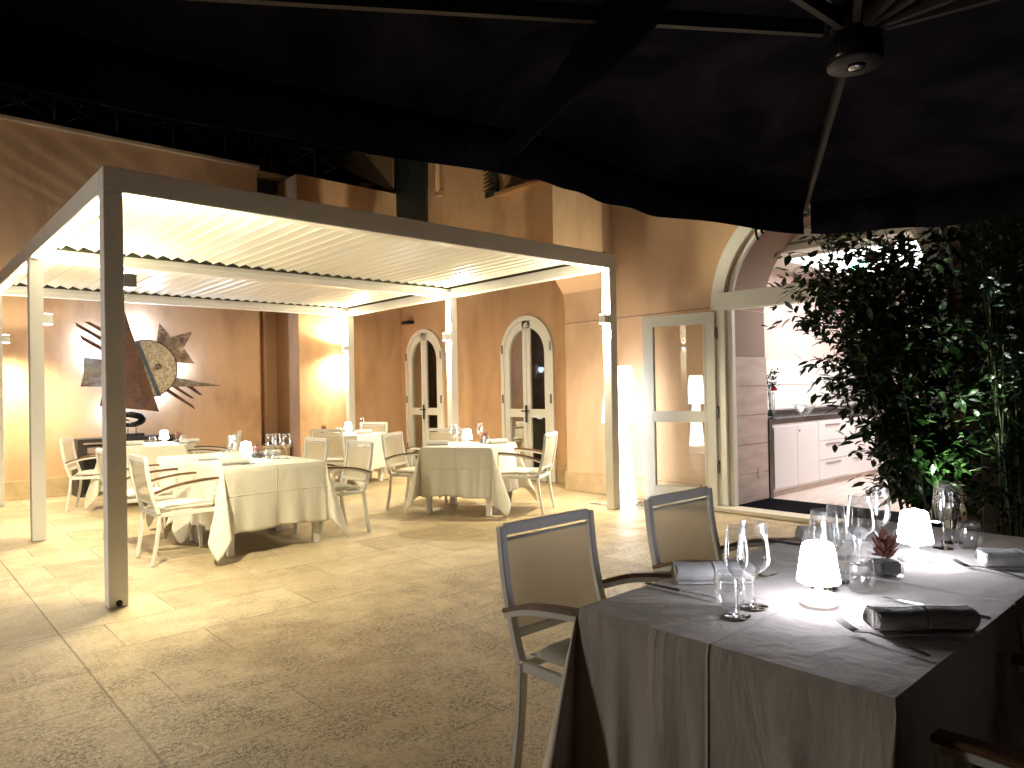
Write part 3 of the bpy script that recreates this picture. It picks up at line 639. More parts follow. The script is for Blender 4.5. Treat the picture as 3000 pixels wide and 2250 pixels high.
# ------------------------------------------------------------------ tables and cloths
def table(cx,cy,sx,sy,rz,label,H_=.765):
    t=thing('dining_table',label,'table',(cx,cy,0.002),rz,'square dining tables under cloths')
    MB().box((-sx/2+.01,-sy/2+.01,H_-.04),(sx/2-.01,sy/2-.01,H_-.006)).build('tabletop','white_metal',t,bevel=.004)
    for a in (-1,1):
        for c_ in (-1,1):
            x=a*(sx/2-.045); y=c_*(sy/2-.045); MB().box((x-.028,y-.028,0),(x+.028,y+.028,H_-.042)).build('leg','white_metal',t,bevel=.003)
    return t
def cloth(cx,cy,sx,sy,rz,label,mat_='linen',drop=.56,H_=.770,flare=.30,seed=1,cat='tablecloth',corners=(1,1,1,1),fa=1.):
    rnd=random.Random(seed)
    hx,hy=sx/2,sy/2; rows=22
    # perimeter: list of (x,y,nx,ny,kind,param)
    P=[]; cs=[(hx,hy),(-hx,hy),(-hx,-hy),(hx,-hy)]
    NS=60; NCc=24
    for c_ in range(4):
        x,y=cs[c_]; a0=c_*PI/2
        sxn,syn=math.copysign(1,x),math.copysign(1,y)
        for i in range(NCc+1):
            al=PI/2*i/NCc; P.append((x,y,a0+al,al,c_))
        nx_,ny_=cs[(c_+1)%4]
        for i in range(1,NS):
            u=i/NS; P.append((x+(nx_-x)*u,y+(ny_-y)*u,a0+PI/2,-u,c_))
    K=len(P); b=MB(); vs=[]; rad=.008
    ph=[rnd.uniform(0,6.28) for _ in range(8)]; sway=[rnd.uniform(-.12,.12) for _ in range(4)]; cfl=[flare*rnd.uniform(.75,1.2)*corners[i] for i in range(4)]
    FD=[[(rnd.uniform(.08,.92),rnd.uniform(.025,.08),fa*rnd.uniform(-.016,.024),rnd.uniform(.9,2.2),rnd.uniform(-.08,.08)) for _ in range(9)] for _ in range(4)]
    for j in range(rows+1):
        v=j/rows
        for (x,y,ang,al,c_) in P:
            if al>=0:
                Lc=drop/max(math.cos(al),math.sin(al)); l=Lc*v
                wgt=math.sin(2*al)**.8 if 0<al<PI/2 else 0
                diag=c_*PI/2+PI/4
                out=math.tan(cfl[c_])*wgt
                # fold: side lobes swing in behind the tip
                tang=.34*math.sin(4*al)*(1 if corners[c_] else 0)
                dx=math.cos(diag)*out-math.sin(diag)*(tang*.55+sway[c_]*wgt*.8); dy=math.sin(diag)*out+math.cos(diag)*(tang*.55+sway[c_]*wgt*.8)
                dx+=math.cos(ang)*.03*(1-wgt); dy+=math.sin(ang)*.03*(1-wgt)
                n=math.sqrt(1+dx*dx+dy*dy); z=H_-l/n
                zz=z
                if z<.012: 
                    ex=.012-z; zz=.012+.006*rnd.random(); k=(l)/n+ex*.35
                else: k=l/n
                px=x+dx*k+math.cos(ang)*rad*min(1,v*rows); py=y+dy*k+math.sin(ang)*rad*min(1,v*rows)
                vs.append((px,py,zz))
            else:
                u=-al; l=drop*v; nx_=math.cos(ang); ny_=math.sin(ang)
                edge=min(u,1-u); wob=(.012*math.sin(u*17+ph[c_])+.010*math.sin(u*31+ph[c_+4]))*v*v+.02*v*(1-math.exp(-edge*8))*-.3
                lean=.035*v*math.exp(-edge*7)+.012*v
                o=rad*min(1,v*rows)+lean*1.0+wob+sum(am*math.exp(-((u-uc-dr*v)/wd_)**2)*v**pw for uc,wd_,am,pw,dr in FD[c_])
                vs.append((x+nx_*o,y+ny_*o,H_-l+.008*math.sin(u*9+ph[c_])*v))
    fs=[]
    for j in range(rows):
        for i in range(K):
            k=(i+1)%K; fs.append((j*K+i,j*K+k,(j+1)*K+k,(j+1)*K+i))
    # top grid (fan of the ring inwards)
    rings=9; top0=len(vs)
    prev=list(range(K))
    for q in range(1,rings+1):
        s=1-q/rings; idx=[]
        if q==rings:
            vs.append((0,0,H_)); 
            for i in range(K): fs.append((prev[i],prev[(i+1)%K],len(vs)-1))
        else:
            for (x,y,_,_,_) in P: idx.append(len(vs)); vs.append((x*s,y*s,H_+.0006*math.sin(x*s*40+ph[0])*math.sin(y*s*33)))
            for i in range(K): k=(i+1)%K; fs.append((prev[k],prev[i],idx[i],idx[k]))
            prev=idx
    b.add(vs,fs,True)
    o=b.build('tablecloth',mat_,None,fix=False)
    # drop degenerate faces
    bm=bmesh.new(); bm.from_mesh(o.data); bmesh.ops.remove_doubles(bm,verts=bm.verts,dist=.0004); bmesh.ops.recalc_face_normals(bm,faces=bm.faces); bm.to_mesh(o.data); bm.free()
    for p in o.data.polygons: p.use_smooth=True
    o.data.set_sharp_from_angle(angle=R(48))
    sm=o.modifiers.new('thick','SOLIDIFY'); sm.thickness=.0012; sm.offset=0
    o.location=(cx,cy,0.004); o.rotation_euler=(0,0,rz); tag(o,label,cat,'linen tablecloths'); return o
table(2.73,6.74,.90,.90,0,'near half of the long table, in front under its cloth'); cloth(2.73,6.74,.95,.95,0,'cream linen cloth on the near half of the long table, one corner touching the floor',seed=3,flare=.34)
table(2.73,7.70,.90,.88,0,'far half of the long table, behind the near half'); cloth(2.73,7.70,.96,.93,0,'cream linen cloth on the far half of the long table',seed=4,flare=.2)
table(5.28,6.65,.82,.82,R(30),'square table standing before the two arched doors'); cloth(5.28,6.65,.86,.86,R(30),'beige linen cloth on the table before the arched doors',seed=5,flare=.32)
table(2.79,10.43,.92,.92,R(-25),'square table in front of the metal sun sculpture'); cloth(2.79,10.43,.96,.96,R(-25),'cream linen cloth on the table before the sun sculpture',seed=6,flare=.25)
table(5.52,10.02,.82,.82,R(30),'square table at the rear under the farthest right post'); cloth(5.52,10.02,.86,.86,R(30),'cream linen cloth on the rear table near the niche',seed=8,flare=.25)
TF=.775
table(1.995,1.005,.84,.82,0,'near half of the foreground table under the taupe cloth'); cloth(1.995,1.005,.89,.87,0,'taupe linen cloth on the near half of the foreground table',mat_='linen_taupe',seed=11,flare=.25,drop=.62,corners=(.4,.85,.8,.4),fa=1.8)
table(2.945,1.005,.84,.82,0,'far half of the foreground table by the shrub'); cloth(2.965,1.005,1.03,.872,0,'taupe linen cloth on the far half of the foreground table by the shrub',mat_='linen_taupe',seed=12,flare=.12,drop=.62,corners=(1,0,0,1),H_=.7745)
TOP=.7795; TB=.777

# ------------------------------------------------------------------ tableware
GL={}
def proto(key,fn,*a):
    if key not in GL: GL[key]=[fn(*a),False]
    return GL[key]
def place(key,fn,x,y,z,rz,label,group,*a):
    p=proto(key,fn,*a)
    if not p[1]:
        p[1]=True; o=p[0]; o.location=(x,y,z); o.rotation_euler=(0,0,rz); o['label']=label; o['group']=group; return o
    return dup(p[0],(x,y,z),rz,label,group)
def wine(kind):
    t=thing('wine_glass','x','wine glass')
    if kind=='wide':
        o=[(.0045,.088),(.012,.094),(.030,.106),(.044,.122),(.0475,.136),(.0465,.150),(.042,.190),(.0365,.243)]; rf=.039
    else:
        o=[(.0045,.100),(.010,.108),(.022,.122),(.030,.140),(.0325,.156),(.0325,.170),(.030,.205),(.0265,.247)]; rf=.036
    inn=[(r-.0012,z+.0012) for r,z in o[::-1]]; inn[-1]=(.0005,o[0][1]+.006)
    MB().lathe(o+inn,(0,0,0),32).build('bowl','bowl_glass',t)
    MB().lathe([(.0,.0045),(.004,.0075),(.0036,.03),(.0034,.06),(.0042,o[0][1]-.004),(.0065,o[0][1]+.001),(.0,o[0][1]+.002)],(0,0,0),16).build('stem','clear_glass',t)
    MB().lathe([(.0,.0),(rf-.002,.0),(rf,.001),(rf-.002,.0022),(.012,.004),(.005,.0075),(.0,.0078)],(0,0,0),32).build('foot','clear_glass',t)
    return t
def tumbler(_=None):
    t=thing('tumbler','x','tumbler')
    o=[(.0,.0),(.026,.0),(.036,.012),(.044,.034),(.0445,.05),(.041,.08),(.0375,.102)]; inn=[(r-.0016,z) for r,z in o[:1:-1]]+[(.024,.006),(.0,.006)]
    MB().lathe(o+inn,(0,0,0),32).build('glass','bowl_glass',t); return t
def table_lamp(glowm):
    t=thing('table_lamp','x','lamp')
    MB().lathe([(.0,.0),(.046,.0),(.052,.004),(.052,.020),(.047,.028),(.0,.030)],(0,0,0),32).build('base','lamp_base_glow',t)
    MB().lathe([(.0115,.028),(.0115,.070)],(0,0,0),20).build('stem','lamp_white',t)
    MB().lathe([(.0,.066),(.056,.064),(.0595,.066),(.060,.070),(.046,.160),(.043,.172),(.036,.178),(.0,.180)],(0,0,0),36).build('shade',glowm,t)
    MB().lathe([(.0,.179),(.010,.179),(.010,.185),(.0,.185)],(0,0,0),20).build('switch',glowm,t)
    return t
def napkin(_=None):
    t=thing('rolled_napkin','x','napkin')
    # flattened roll along +x, length .25
    n=26; secs=14; vs=[];fs=[]
    for i in range(secs):
        u=i/(secs-1); x=-.125+.25*u
        for k in range(n):
            a=2*PI*k/n; w=.046*(1+.03*math.sin(u*7)); h=.029
            y=math.copysign(abs(math.cos(a))**.92,math.cos(a))*w; z=h+math.copysign(abs(math.sin(a))**.92,math.sin(a))*h*(1+.05*math.sin(u*11+a))
            vs.append((x+ .004*math.sin(a*3),y,z+.001))
    for i in range(secs-1):
        for k in range(n): q=(k+1)%n; fs.append((i*n+k,i*n+q,(i+1)*n+q,(i+1)*n+k))
    b=MB().add(vs,fs,True)
    # spiral ends
    for e,sg in ((-.125,-1),(.125,1)):
        sp=[]; 
        for k in range(60):
            a=k*.3; r=1-.013*k
            sp.append((e-sg*.004*(k/60),math.cos(a)*.044*r,.030+math.sin(a)*.027*r))
        vv=[];ff=[]
        for k,p in enumerate(sp): vv+= [p,(p[0]-sg*.03,p[1],p[2])]
        for k in range(len(sp)-1): ff.append((2*k,2*k+1,2*k+3,2*k+2))
        b.add(vv,ff,True)
    b.box((-.121,-.036,.010),(-.119,.036,.050)); b.box((.119,-.036,.010),(.121,.036,.050))
    o=b.build('cloth','napkin_cloth',t,fix=False)
    MB().box((-.122,-.050,.0008),(.124,.010,.003)).build('hem','napkin_cloth',t)
    return t
def fork(_=None):
    # tines towards -x
    t=thing('fork','x','fork')
    pts=[]; 
    prof=[(-.10,.020,.011),(-.085,.013,.0115),(-.068,.007,.012),(-.052,.004,.010),(-.040,.006,.005),(-.02,.010,.0028),(.03,.009,.003),(.08,.0045,.0048),(.10,.003,.0055),(.106,.003,.003)]
    b=MB(); vs=[];fs=[]
    sub=prof[3:]
    for x,z,w in sub: vs+=[(x,-w,z),(x,w,z),(x,w,z+.0022),(x,-w,z+.0022)]
    for i in range(len(sub)-1):
        for k in range(4): q=(k+1)%4; fs.append((4*i+k,4*i+q,4*i+4+q,4*i+4+k))
    fs+= [(0,3,2,1),(4*len(sub)-4,4*len(sub)-3,4*len(sub)-2,4*len(sub)-1)]
    b.add(vs,fs)
    for k in range(4):
        y=-.0093+k*.0062; b.tube([(-.052,y*.9,.0052),(-.068,y,.0085),(-.085,y,.0145),(-.103,y*.98,.024)],.0015,6,.0008)
    for i,v in enumerate(b.v): b.v[i]=tuple(q*1.22 for q in v)
    b.build('fork','dark_steel',t); return t
def knife(_=None):
    t=thing('table_knife','x','knife')
    MB().box((.0,-.0055,.001),(.13,.0055,.009)).build('handle','dark_steel',t,bevel=.003)
    MB().prism([(-.145,.004),(-.14,-.004),(-.10,-.009),(-.02,-.010),(.0,-.006),(.0,.005)],.0018,lambda a,b_,h:(a,b_,.0045+h)).build('blade','steel',t); return t
def plantpot(_=None):
    t=thing('succulent_pot','x','potted plant')
    b=MB(); s=.040; h=.072
    for (a,c_) in (((-s,-s,0),(s,s,.004)),((-s,-s,.004),(-s+.003,s,h)),((s-.003,-s,.004),(s,s,h)),((-s+.003,-s,.004),(s-.003,-s+.003,h)),((-s+.003,s-.003,.004),(s-.003,s,h))): b.box(a,c_)
    b.build('glass_cube','bowl_glass',t)
    MB().box((-s+.004,-s+.004,.005),(s-.004,s-.004,.048)).build('soil','soil',t,bevel=.006)
    b=MB()
    for i in range(26):
        a=i*2.4; tilt=.25+.75*(1-i/26); d=Vector((math.cos(a)*tilt,math.sin(a)*tilt,1.0)); leaf(b,Vector((.004*math.cos(a),.004*math.sin(a),.048+.0015*i)),random.uniform(.055,.085),.17,d)
    b.build('leaves','succulent_leaf',t,fix=False); return t
G1,G2,G3,G4,G5,G6,G7='wine glasses','tumblers','table lamps','rolled napkins','forks','knives','potted succulents'
def W_(k,x,y,lab,z=TOP): return place('w'+k,wine,x,y,z,random.random()*6,lab,G1,k)
def Tm(x,y,lab,z=TOP): return place('t',tumbler,x,y,z,0,lab,G2)
# foreground table
W_('slim',1.785,1.065,'slim wine glass nearest the camera at the left place')
W_('wide',1.895,1.075,'wide wine glass behind the slim one at the left place')
Tm(1.835,1.115,'tumbler left of the slim glass before the rolled napkin')
W_('wide',2.215,1.015,'wide wine glass just behind the nearer table lamp')
W_('slim',2.315,1.02,'slim wine glass behind the nearer table lamp, right of the wide one')
Tm(2.255,.925,'tumbler right of the nearer table lamp, in front of the succulent')
W_('wide',2.60,1.06,'tall wide wine glass left of the succulent, before the doormat')
W_('slim',2.79,1.06,'slim wine glass directly behind the succulent')
Tm(2.63,1.13,'tumbler in the middle of the foreground table, seen through other glasses')
W_('slim',3.05,.935,'slim wine glass right of the farther table lamp')
W_('wide',3.18,.945,'wide wine glass at the far right place, behind the slim one')
Tm(3.11,.865,'tumbler at the far right, beside the white rolled napkin')
place('lampf',table_lamp,2.045,.955,TOP,0,'nearer glowing white table lamp on the foreground table',G3,'lamp_shade_glow')
place('lampf',table_lamp,2.785,.945,TOP,0,'farther glowing white table lamp on the foreground table, behind the succulent',G3,'lamp_shade_glow')
place('pot',plantpot,2.51,.945,TOP,R(-35),'reddish succulent in a glass cube between the two foreground lamps',G7)
place('nap',napkin,2.015,.675,TOP,R(-42),'white rolled napkin beside the near fork, in dark shadow',G4)
place('nap',napkin,2.055,1.315,TOP,R(-43),'white rolled napkin behind the left glasses, before the second chair',G4)
place('nap',napkin,2.925,.66,TOP,R(-50),'white rolled napkin at the right image edge of the foreground table',G4)
place('nap',napkin,2.90,1.30,TOP,R(-45),'white rolled napkin at the back, seen through the middle glasses',G4)
place('fork',fork,1.85,.715,TOP,R(-105),'steel fork nearest the camera beside the shadowed napkin',G5)
place('fork',fork,2.77,.72,TOP,R(-105),'steel fork at the far right place in front of the napkin',G5)
place('fork',fork,2.21,1.27,TOP,R(70),'steel fork behind the left wide wine glass',G5)
place('knife',knife,2.22,.70,TOP,R(-90),'steel knife behind the near rolled napkin',G6)
place('knife',knife,1.865,1.31,TOP,R(92),'steel knife at the left edge of the table beside the napkin',G6)
place('knife',knife,2.73,1.34,TOP,R(90),'steel knife at the back of the table near the doormat',G6)
# pergola tables
def lampb(x,y,lab): place('lampb',table_lamp,x,y,TB,0,lab,G3,'bg_lamp_glow')
def wn(k,x,y,lab): W_(k,x,y,lab,TB)
lampb(2.72,6.95,'glowing table lamp in the middle of the long pergola table')
wn('wide',2.62,7.05,'wide glass at the left of the lamp on the long table'); wn('slim',2.66,7.13,'slim glass behind the lamp of the long table'); Tm(2.52,6.98,'tumbler left of the long table lamp',TB)
wn('wide',2.98,6.98,'wide glass left of the pair at the right of the long table'); wn('wide',3.06,6.78,'rightmost wide glass on the long table'); wn('slim',3.0,6.85,'slim glass between the wide ones on the long table'); Tm(2.90,6.82,'tumbler right of the lamp on the long table',TB)
place('pot',plantpot,2.87,7.05,TB,.3,'succulent pot right of the lamp on the long table',G7)
place('nap',napkin,2.50,7.28,TB,R(-20),'rolled napkin at the left far edge of the long table',G4); place('nap',napkin,2.49,6.62,TB,R(-10),'rolled napkin at the near left edge of the long table',G4); place('nap',napkin,3.05,7.2,TB,R(10),'rolled napkin at the right end of the long table',G4)
place('knife',knife,2.50,6.52,TB,R(-20),'knife before the near left napkin of the long table',G6)
lampb(5.27,6.68,'glowing table lamp on the table before the arched doors')
wn('wide',5.12,6.74,'wide glass left of the lamp before the arched doors'); wn('wide',5.50,6.72,'wide glass right of the lamp before the arched doors'); Tm(5.42,6.50,'tumbler right of the lamp before the arched doors',TB); Tm(5.10,6.60,'tumbler left of the lamp before the arched doors',TB)
place('nap',napkin,4.98,6.87,TB,R(-35),'rolled napkin at the left of the table before the arched doors',G4); place('nap',napkin,5.56,6.48,TB,R(-20),'rolled napkin at the right of the table before the arched doors',G4)
place('pot',plantpot,5.47,6.60,TB,.5,'succulent pot on the table before the arched doors',G7)
lampb(2.92,10.3,'glowing table lamp under the sculpture on the far left table')
place('pot',plantpot,3.12,10.38,TB,.3,'succulent pot on the far left table',G7); Tm(2.76,10.25,'tumbler left of the far left table lamp',TB); Tm(3.14,10.22,'tumbler right of the far left table lamp',TB); place('nap',napkin,3.18,10.1,TB,R(-20),'rolled napkin at the right of the far left table',G4); place('nap',napkin,2.55,10.35,TB,R(-25),'rolled napkin at the left of the far left table',G4)
lampb(5.55,10.05,'glowing table lamp on the rear table before the far post')
place('pot',plantpot,5.22,10.22,TB,.3,'succulent pot on the rear table by the niche',G7); Tm(5.45,10.15,'tumbler left of the rear table lamp',TB); wn('slim',5.72,9.9,'slim glass right of the rear table lamp'); place('nap',napkin,5.7,9.85,TB,R(-10),'rolled napkin on the rear table',G4)

# ------------------------------------------------------------------ console + spiral ornament
cs=thing('console_table','dark wooden console table against the wall under the sculpture','console',(2.15,11.62,.002))
b=MB(); b.box((0,0,.765),(1.38,.42,.82)); b.build('top','wenge',cs,bevel=.003)
for x0,x1 in ((0,.07),(1.31,1.38)): MB().box((x0,0,0),(x1,.42,.764)).build('side_panel','wenge',cs)
MB().box((.07,0,.60),(1.31,.40,.72)).build('drawer_box','wenge',cs); MB().box((.07,.385,0),(1.31,.41,.60)).build('back_panel','wenge',cs); MB().box((.12,-.004,.615),(.62,.0,.70)).build('drawer_front','stone_panel',cs,bevel=.002)
oc=thing('spiral_ornament','black ribbed ring ornament on thin legs standing on the console','ornament',(2.90,11.75,.825))
MB().box((-.20,-.06,0),(.14,.06,.045)).build('plinth','black_metal',oc,bevel=.002)
b=MB(); 
for x in (-.07,.04): b.tube([(x,0,.045),(x,0,.17)],.006,6)
b.build('rods','black_metal',oc)
b=MB(); n=64; vs=[];fs=[]
for i in range(n):
    a=2*PI*i/n; rx,rz_=.20,.105; w=.042+.014*math.cos(a-.4)
    c0=Vector((-.02+math.cos(a)*(rx-w),0,.255+math.sin(a)*(rz_-w*.7)))
    rdir=Vector((math.cos(a),0,math.sin(a)))
    th=.030*(1.25 if i%2 else .85)
    for k in range(8): q=2*PI*k/8; vs.append(c0+rdir*w*math.cos(q)*(1.06 if i%2 else .94)+Vector((0,th*math.sin(q),0)))
for i in range(n):
    for k in range(8): j=(i+1)%n; q=(k+1)%8; fs.append((i*8+k,i*8+q,j*8+q,j*8+k))
b.add(vs,fs); b.tube([(-.14+.02*k,0,.245+.012*math.sin(k)) for k in range(6)],.026,8,.004); b.build('ring','black_metal',oc)

# ------------------------------------------------------------------ sun sculpture
SY=11.86
su=thing('wall_sculpture','large abstract metal sun and star wall sculpture on the peach wall','sculpture',(3.1,12.08,1.84))
def zp(pts,yp=SY): return [on_y(a*.31646,850+b_*.31646,yp) for a,b_ in pts]
def plate(name,m,pts,yp=SY,th=.012,fold=None):
    b=MB(); b.prism(zp(pts,yp),th,lambda a,c_,h,yy=yp:(a,yy+h,c_)); o=b.build(name,m,su); return rel(o,su)
plate('ray','rust_iron',[(775,292),(828,292),(1200,490),(1200,530)]); plate('ray','rust_iron',[(695,295),(1180,570),(1180,612),(708,332)]); plate('ray','rust_iron',[(738,410),(1180,655),(1180,700),(762,460)])
plate('ray','rust_iron',[(1525,930),(1562,915),(1785,1065),(1808,1105)],SY-.02); plate('ray','rust_iron',[(1590,893),(1645,895),(1800,1000),(1770,1003)],SY-.02); plate('ray','rust_iron',[(1725,893),(1785,893),(1878,970),(1848,972)],SY-.02)
# left folded plate (curved)
b=MB(); tp=zp([(775,622),(762,690),(755,760),(752,800),(745,893)]); tq=zp([(1180,668),(1180,720),(1180,775),(1180,810),(1180,895)]); dy=[-.02,-.10,-.16,-.12,0.]
vs=[]; 
for (a,c_),(a2,c2),q in zip(tp,tq,dy): vs+=[(a,SY+q,c_),(a2,SY+q,c2),(a,SY+q+.012,c_),(a2,SY+q+.012,c2)]
fs=[]
for i in range(4): k=4*i; fs+=[(k,k+1,k+5,k+4),(k+2,k+6,k+7,k+3),(k,k+4,k+6,k+2),(k+1,k+3,k+7,k+5)]
fs+=[(0,2,3,1),(16,17,19,18)]
rel(MB().add(vs,fs).build('folded_plate','plate_steel',su),su)
# spike with a ridge
s0=zp([(1400,770),(1400,900),(2058,887),(1400,840)]); b=MB(); yy=SY-.01
b.add([(s0[0][0],yy,s0[0][1]),(s0[1][0],yy,s0[1][1]),(s0[2][0],yy,s0[2][1]),(s0[3][0],yy-.05,s0[3][1]),(s0[0][0],yy+.03,s0[0][1]),(s0[1][0],yy+.03,s0[1][1]),(s0[2][0],yy+.03,s0[2][1])],[(0,3,2),(3,1,2),(4,6,5),(0,2,6,4),(2,1,5,6),(0,4,5,1),(0,1,3)])
rel(b.build('spike','plate_steel',su),su)
# star with raised centre
sp=zp([(1475,305),(1587,433),(1787,377),(1702,532),(1803,682),(1610,668),(1500,800),(1470,650),(1360,560),(1450,478)],SY-.05); cc=zp([(1590,570)],SY-.05)[0]
b=MB(); n=len(sp); vs=[(a,SY-.05,c_) for a,c_ in sp]+[(cc[0],SY-.12,cc[1]),(cc[0],SY-.02,cc[1])]; fs=[(i,(i+1)%n,n) for i in range(n)]+[((i+1)%n,i,n+1) for i in range(n)]
rel(b.add(vs,fs).build('star','star_iron',su),su)
# hammered disc with boss
b=MB(); cx_,cz_=3.10,1.84; r=.435; prof=[(0,.10),(.06,.10),(.075,.065),(.2,.055),(.34,.035),(.415,.012),(r,.0),(r,-.02),(0,-.02)]
vs=[];fs=[];n=56
for rr,h in prof:
    for i in range(n):
        a=2*PI*i/n; vs.append((cx_+rr*math.cos(a),SY-.12-h,cz_+rr*math.sin(a)))
for j in range(len(prof)-1):
    for i in range(n): k=(i+1)%n; fs.append((j*n+i,j*n+k,(j+1)*n+k,(j+1)*n+i))
rel(b.add(vs,fs,True).build('disc','hammered_bronze',su),su)
b=MB(); vs=[];fs=[]
for i in range(n): 
    a=2*PI*i/n
    for rr,yy in ((r-.012,SY-.122),(r+.008,SY-.125),(r+.008,SY-.09),(r-.012,SY-.09)): vs.append((cx_+rr*math.cos(a),yy,cz_+rr*math.sin(a)))
for i in range(n):
    for k in range(4): j=(i+1)%n; q=(k+1)%4; fs.append((4*i+k,4*i+q,4*j+q,4*j+k))
rel(b.add(vs,fs).build('rim','black_metal',su),su)
bs=zp([(1478,708)],SY-.2)[0]; b=MB()
for i in range(14): a=i*.8; q=.012+.038*(i/14); b.tube([(bs[0]+math.cos(a)*q,SY-.185,bs[1]+math.sin(a)*q),(bs[0]+math.cos(a)*q,SY-.21,bs[1]+math.sin(a)*q)],.014,8)
rel(b.build('boss','star_iron',su),su)
# big folded triangle in front
tr=zp([(1152,190),(1480,1127),(930,1075)],SY-.26); rg=zp([(1160,215),(1325,1110)],SY-.26)
b=MB(); yy=SY-.26
vs=[(tr[0][0],yy,tr[0][1]),(tr[1][0],yy+.03,tr[1][1]),(rg[1][0],yy-.07,rg[1][1]),(tr[2][0],yy+.06,tr[2][1])]; vs+=[(x,y+.012,z) for x,y,z in vs]
b.add(vs,[(0,2,1),(0,3,2),(4,5,6),(4,6,7),(0,1,5,4),(1,2,6,5),(2,3,7,6),(3,0,4,7)]); rel(b.build('big_triangle','rust_iron',su),su)
e=zp([(1255,475),(1290,475),(1500,985),(1460,985)],SY-.235); rel(MB().prism(e,.01,lambda a,c_,h:(a,SY-.225+h,c_)).build('blue_strip','blue_edge',su),su)
b=MB()
for x,z in ((3.0,1.9),(3.25,1.75),(2.6,1.75),(3.35,2.0)): b.tube([(x,SY-.12,z),(x,12.099,z)],.012,8)
rel(b.build('brackets','black_metal',su),su)
for x,z,e in ((3.0,2.45,6),(2.85,2.1,6),(3.3,1.45,3.5),(2.45,2.0,3.5),(3.62,1.88,3.2),(2.7,1.2,3),(2.35,2.3,2)):
    lo=light('backlight','POINT',(x,11.93,z),e,(.55,.72,1.),None,.07); lo.parent=su; lo.location=Vector((x,11.97,z))-su.location

# ------------------------------------------------------------------ terrace railing and plants on top of the wall
ra=thing('terrace_railing','thin metal railing with crossed bars on top of the garden wall','railing',(1.8,12.3,5.4))
b=MB(); r_=.012
def rt(a,c_,rr=r_): b.tube([(a[0],12.32,a[1]),(c_[0],12.32,c_[1])],rr,6)
x=-4.6+.83*.0
while x<6.2:
    rt((x,5.40),(x,5.98),.015); rt((x+.05,5.50),(x+.78,5.93),.009); rt((x+.05,5.93),(x+.78,5.50),.009); x+=.83
rt((-4.6,5.97),(6.2,5.97),.016); rt((-4.6,5.47),(6.2,5.47),.010)
rel(b.build('bars','rail_metal',ra),ra)
def bush(name,label,loc,dims,nl,ls,m,stems,cat='shrub',group=None,shape=None,seed=0,stemm='stem_brown',wd=.2,lean=.15,off=(0,0),clamp=.30):
    rnd=random.Random(seed); t=thing(name,label,cat,loc,0,group)
    b=MB(); sb=MB(); dx,dy,h,z0=dims
    tips=[]
    for i in range(stems):
        a=rnd.random()*6.28; q=rnd.random()**.5*.35; x0,y0=dx*q*math.cos(a),dy*q*math.sin(a)
        x1,y1=x0*2.2+rnd.gauss(0,lean*dx)+off[0],y0*2.2+rnd.gauss(0,lean*dy)+off[1]; hh=h*rnd.uniform(.7,1.0)
        pts=[(x0+(x1-x0)*(k/5)**1.4+rnd.gauss(0,.012),y0+(y1-y0)*(k/5)**1.4+rnd.gauss(0,.012),hh*k/5) for k in range(6)]
        sb.tube(pts,rnd.uniform(.006,.012),6,.003); tips.append(pts)
    # twigs carry leaf clusters
    st0=random.getstate(); random.seed(seed+99)
    ncl=nl//9
    for i in range(ncl):
        pts=tips[rnd.randrange(len(tips))]; k=rnd.uniform(z0,1)**.9; kk=min(4.999,k*5); i0=int(kk); f=kk-i0
        p=Vector(pts[i0])*(1-f)+Vector(pts[i0+1])*f
        d=Vector((rnd.gauss(0,dx*.42),rnd.gauss(0,dy*.42),rnd.gauss(.05,.16)))
        hl=math.hypot(d.x,d.y)
        if hl>clamp: d*=(clamp+rnd.random()*.05)/hl
        if shape: d*=shape(k)
        e=p+d; mid=p+d*.5+Vector((0,0,.04)); 
        if rnd.random()<.5: sb.tube([p,mid,e],.0025,4,.0015)
        dn=d.normalized() if d.length>1e-4 else Vector((1,0,0))
        for j in range(9):
            u=rnd.uniform(.35,1.05); q=p+d*u+Vector([rnd.gauss(0,.03) for _ in range(3)])
            dv=dn*.9+Vector((rnd.gauss(0,.7),rnd.gauss(0,.7),rnd.gauss(-.15,.5))); leaf(b,q,ls*rnd.uniform(.55,1.25),wd*rnd.uniform(.8,1.3),dv)
    random.setstate(st0)
    b.build('foliage',m,t,fix=False); sb.build('stems',stemm,t,fix=False); return t
gt='dark shrubs on the terrace above the wall'
for i,(x,y,s,lab) in enumerate(((-.6,13.0,1.1,'dark shrub on the terrace at the left image edge'),(1.7,12.75,.9,'leafy shrub behind the crossed railing bars'),(3.0,12.9,1.0,'dark shrub on the terrace right of the crossed bars'),(4.3,13.0,1.1,'dark shrub on the terrace above the niche'),(5.6,13.1,1.3,'dark shrub on the terrace near the villa corner'),(6.8,13.4,1.6,'tall dark shrub on the terrace against the villa'))):
    bush('terrace_shrub',lab,(x,y,5.312),(.8,.45,s,.02),1500,.11,'leaf_dark',12,group=gt,seed=20+i)

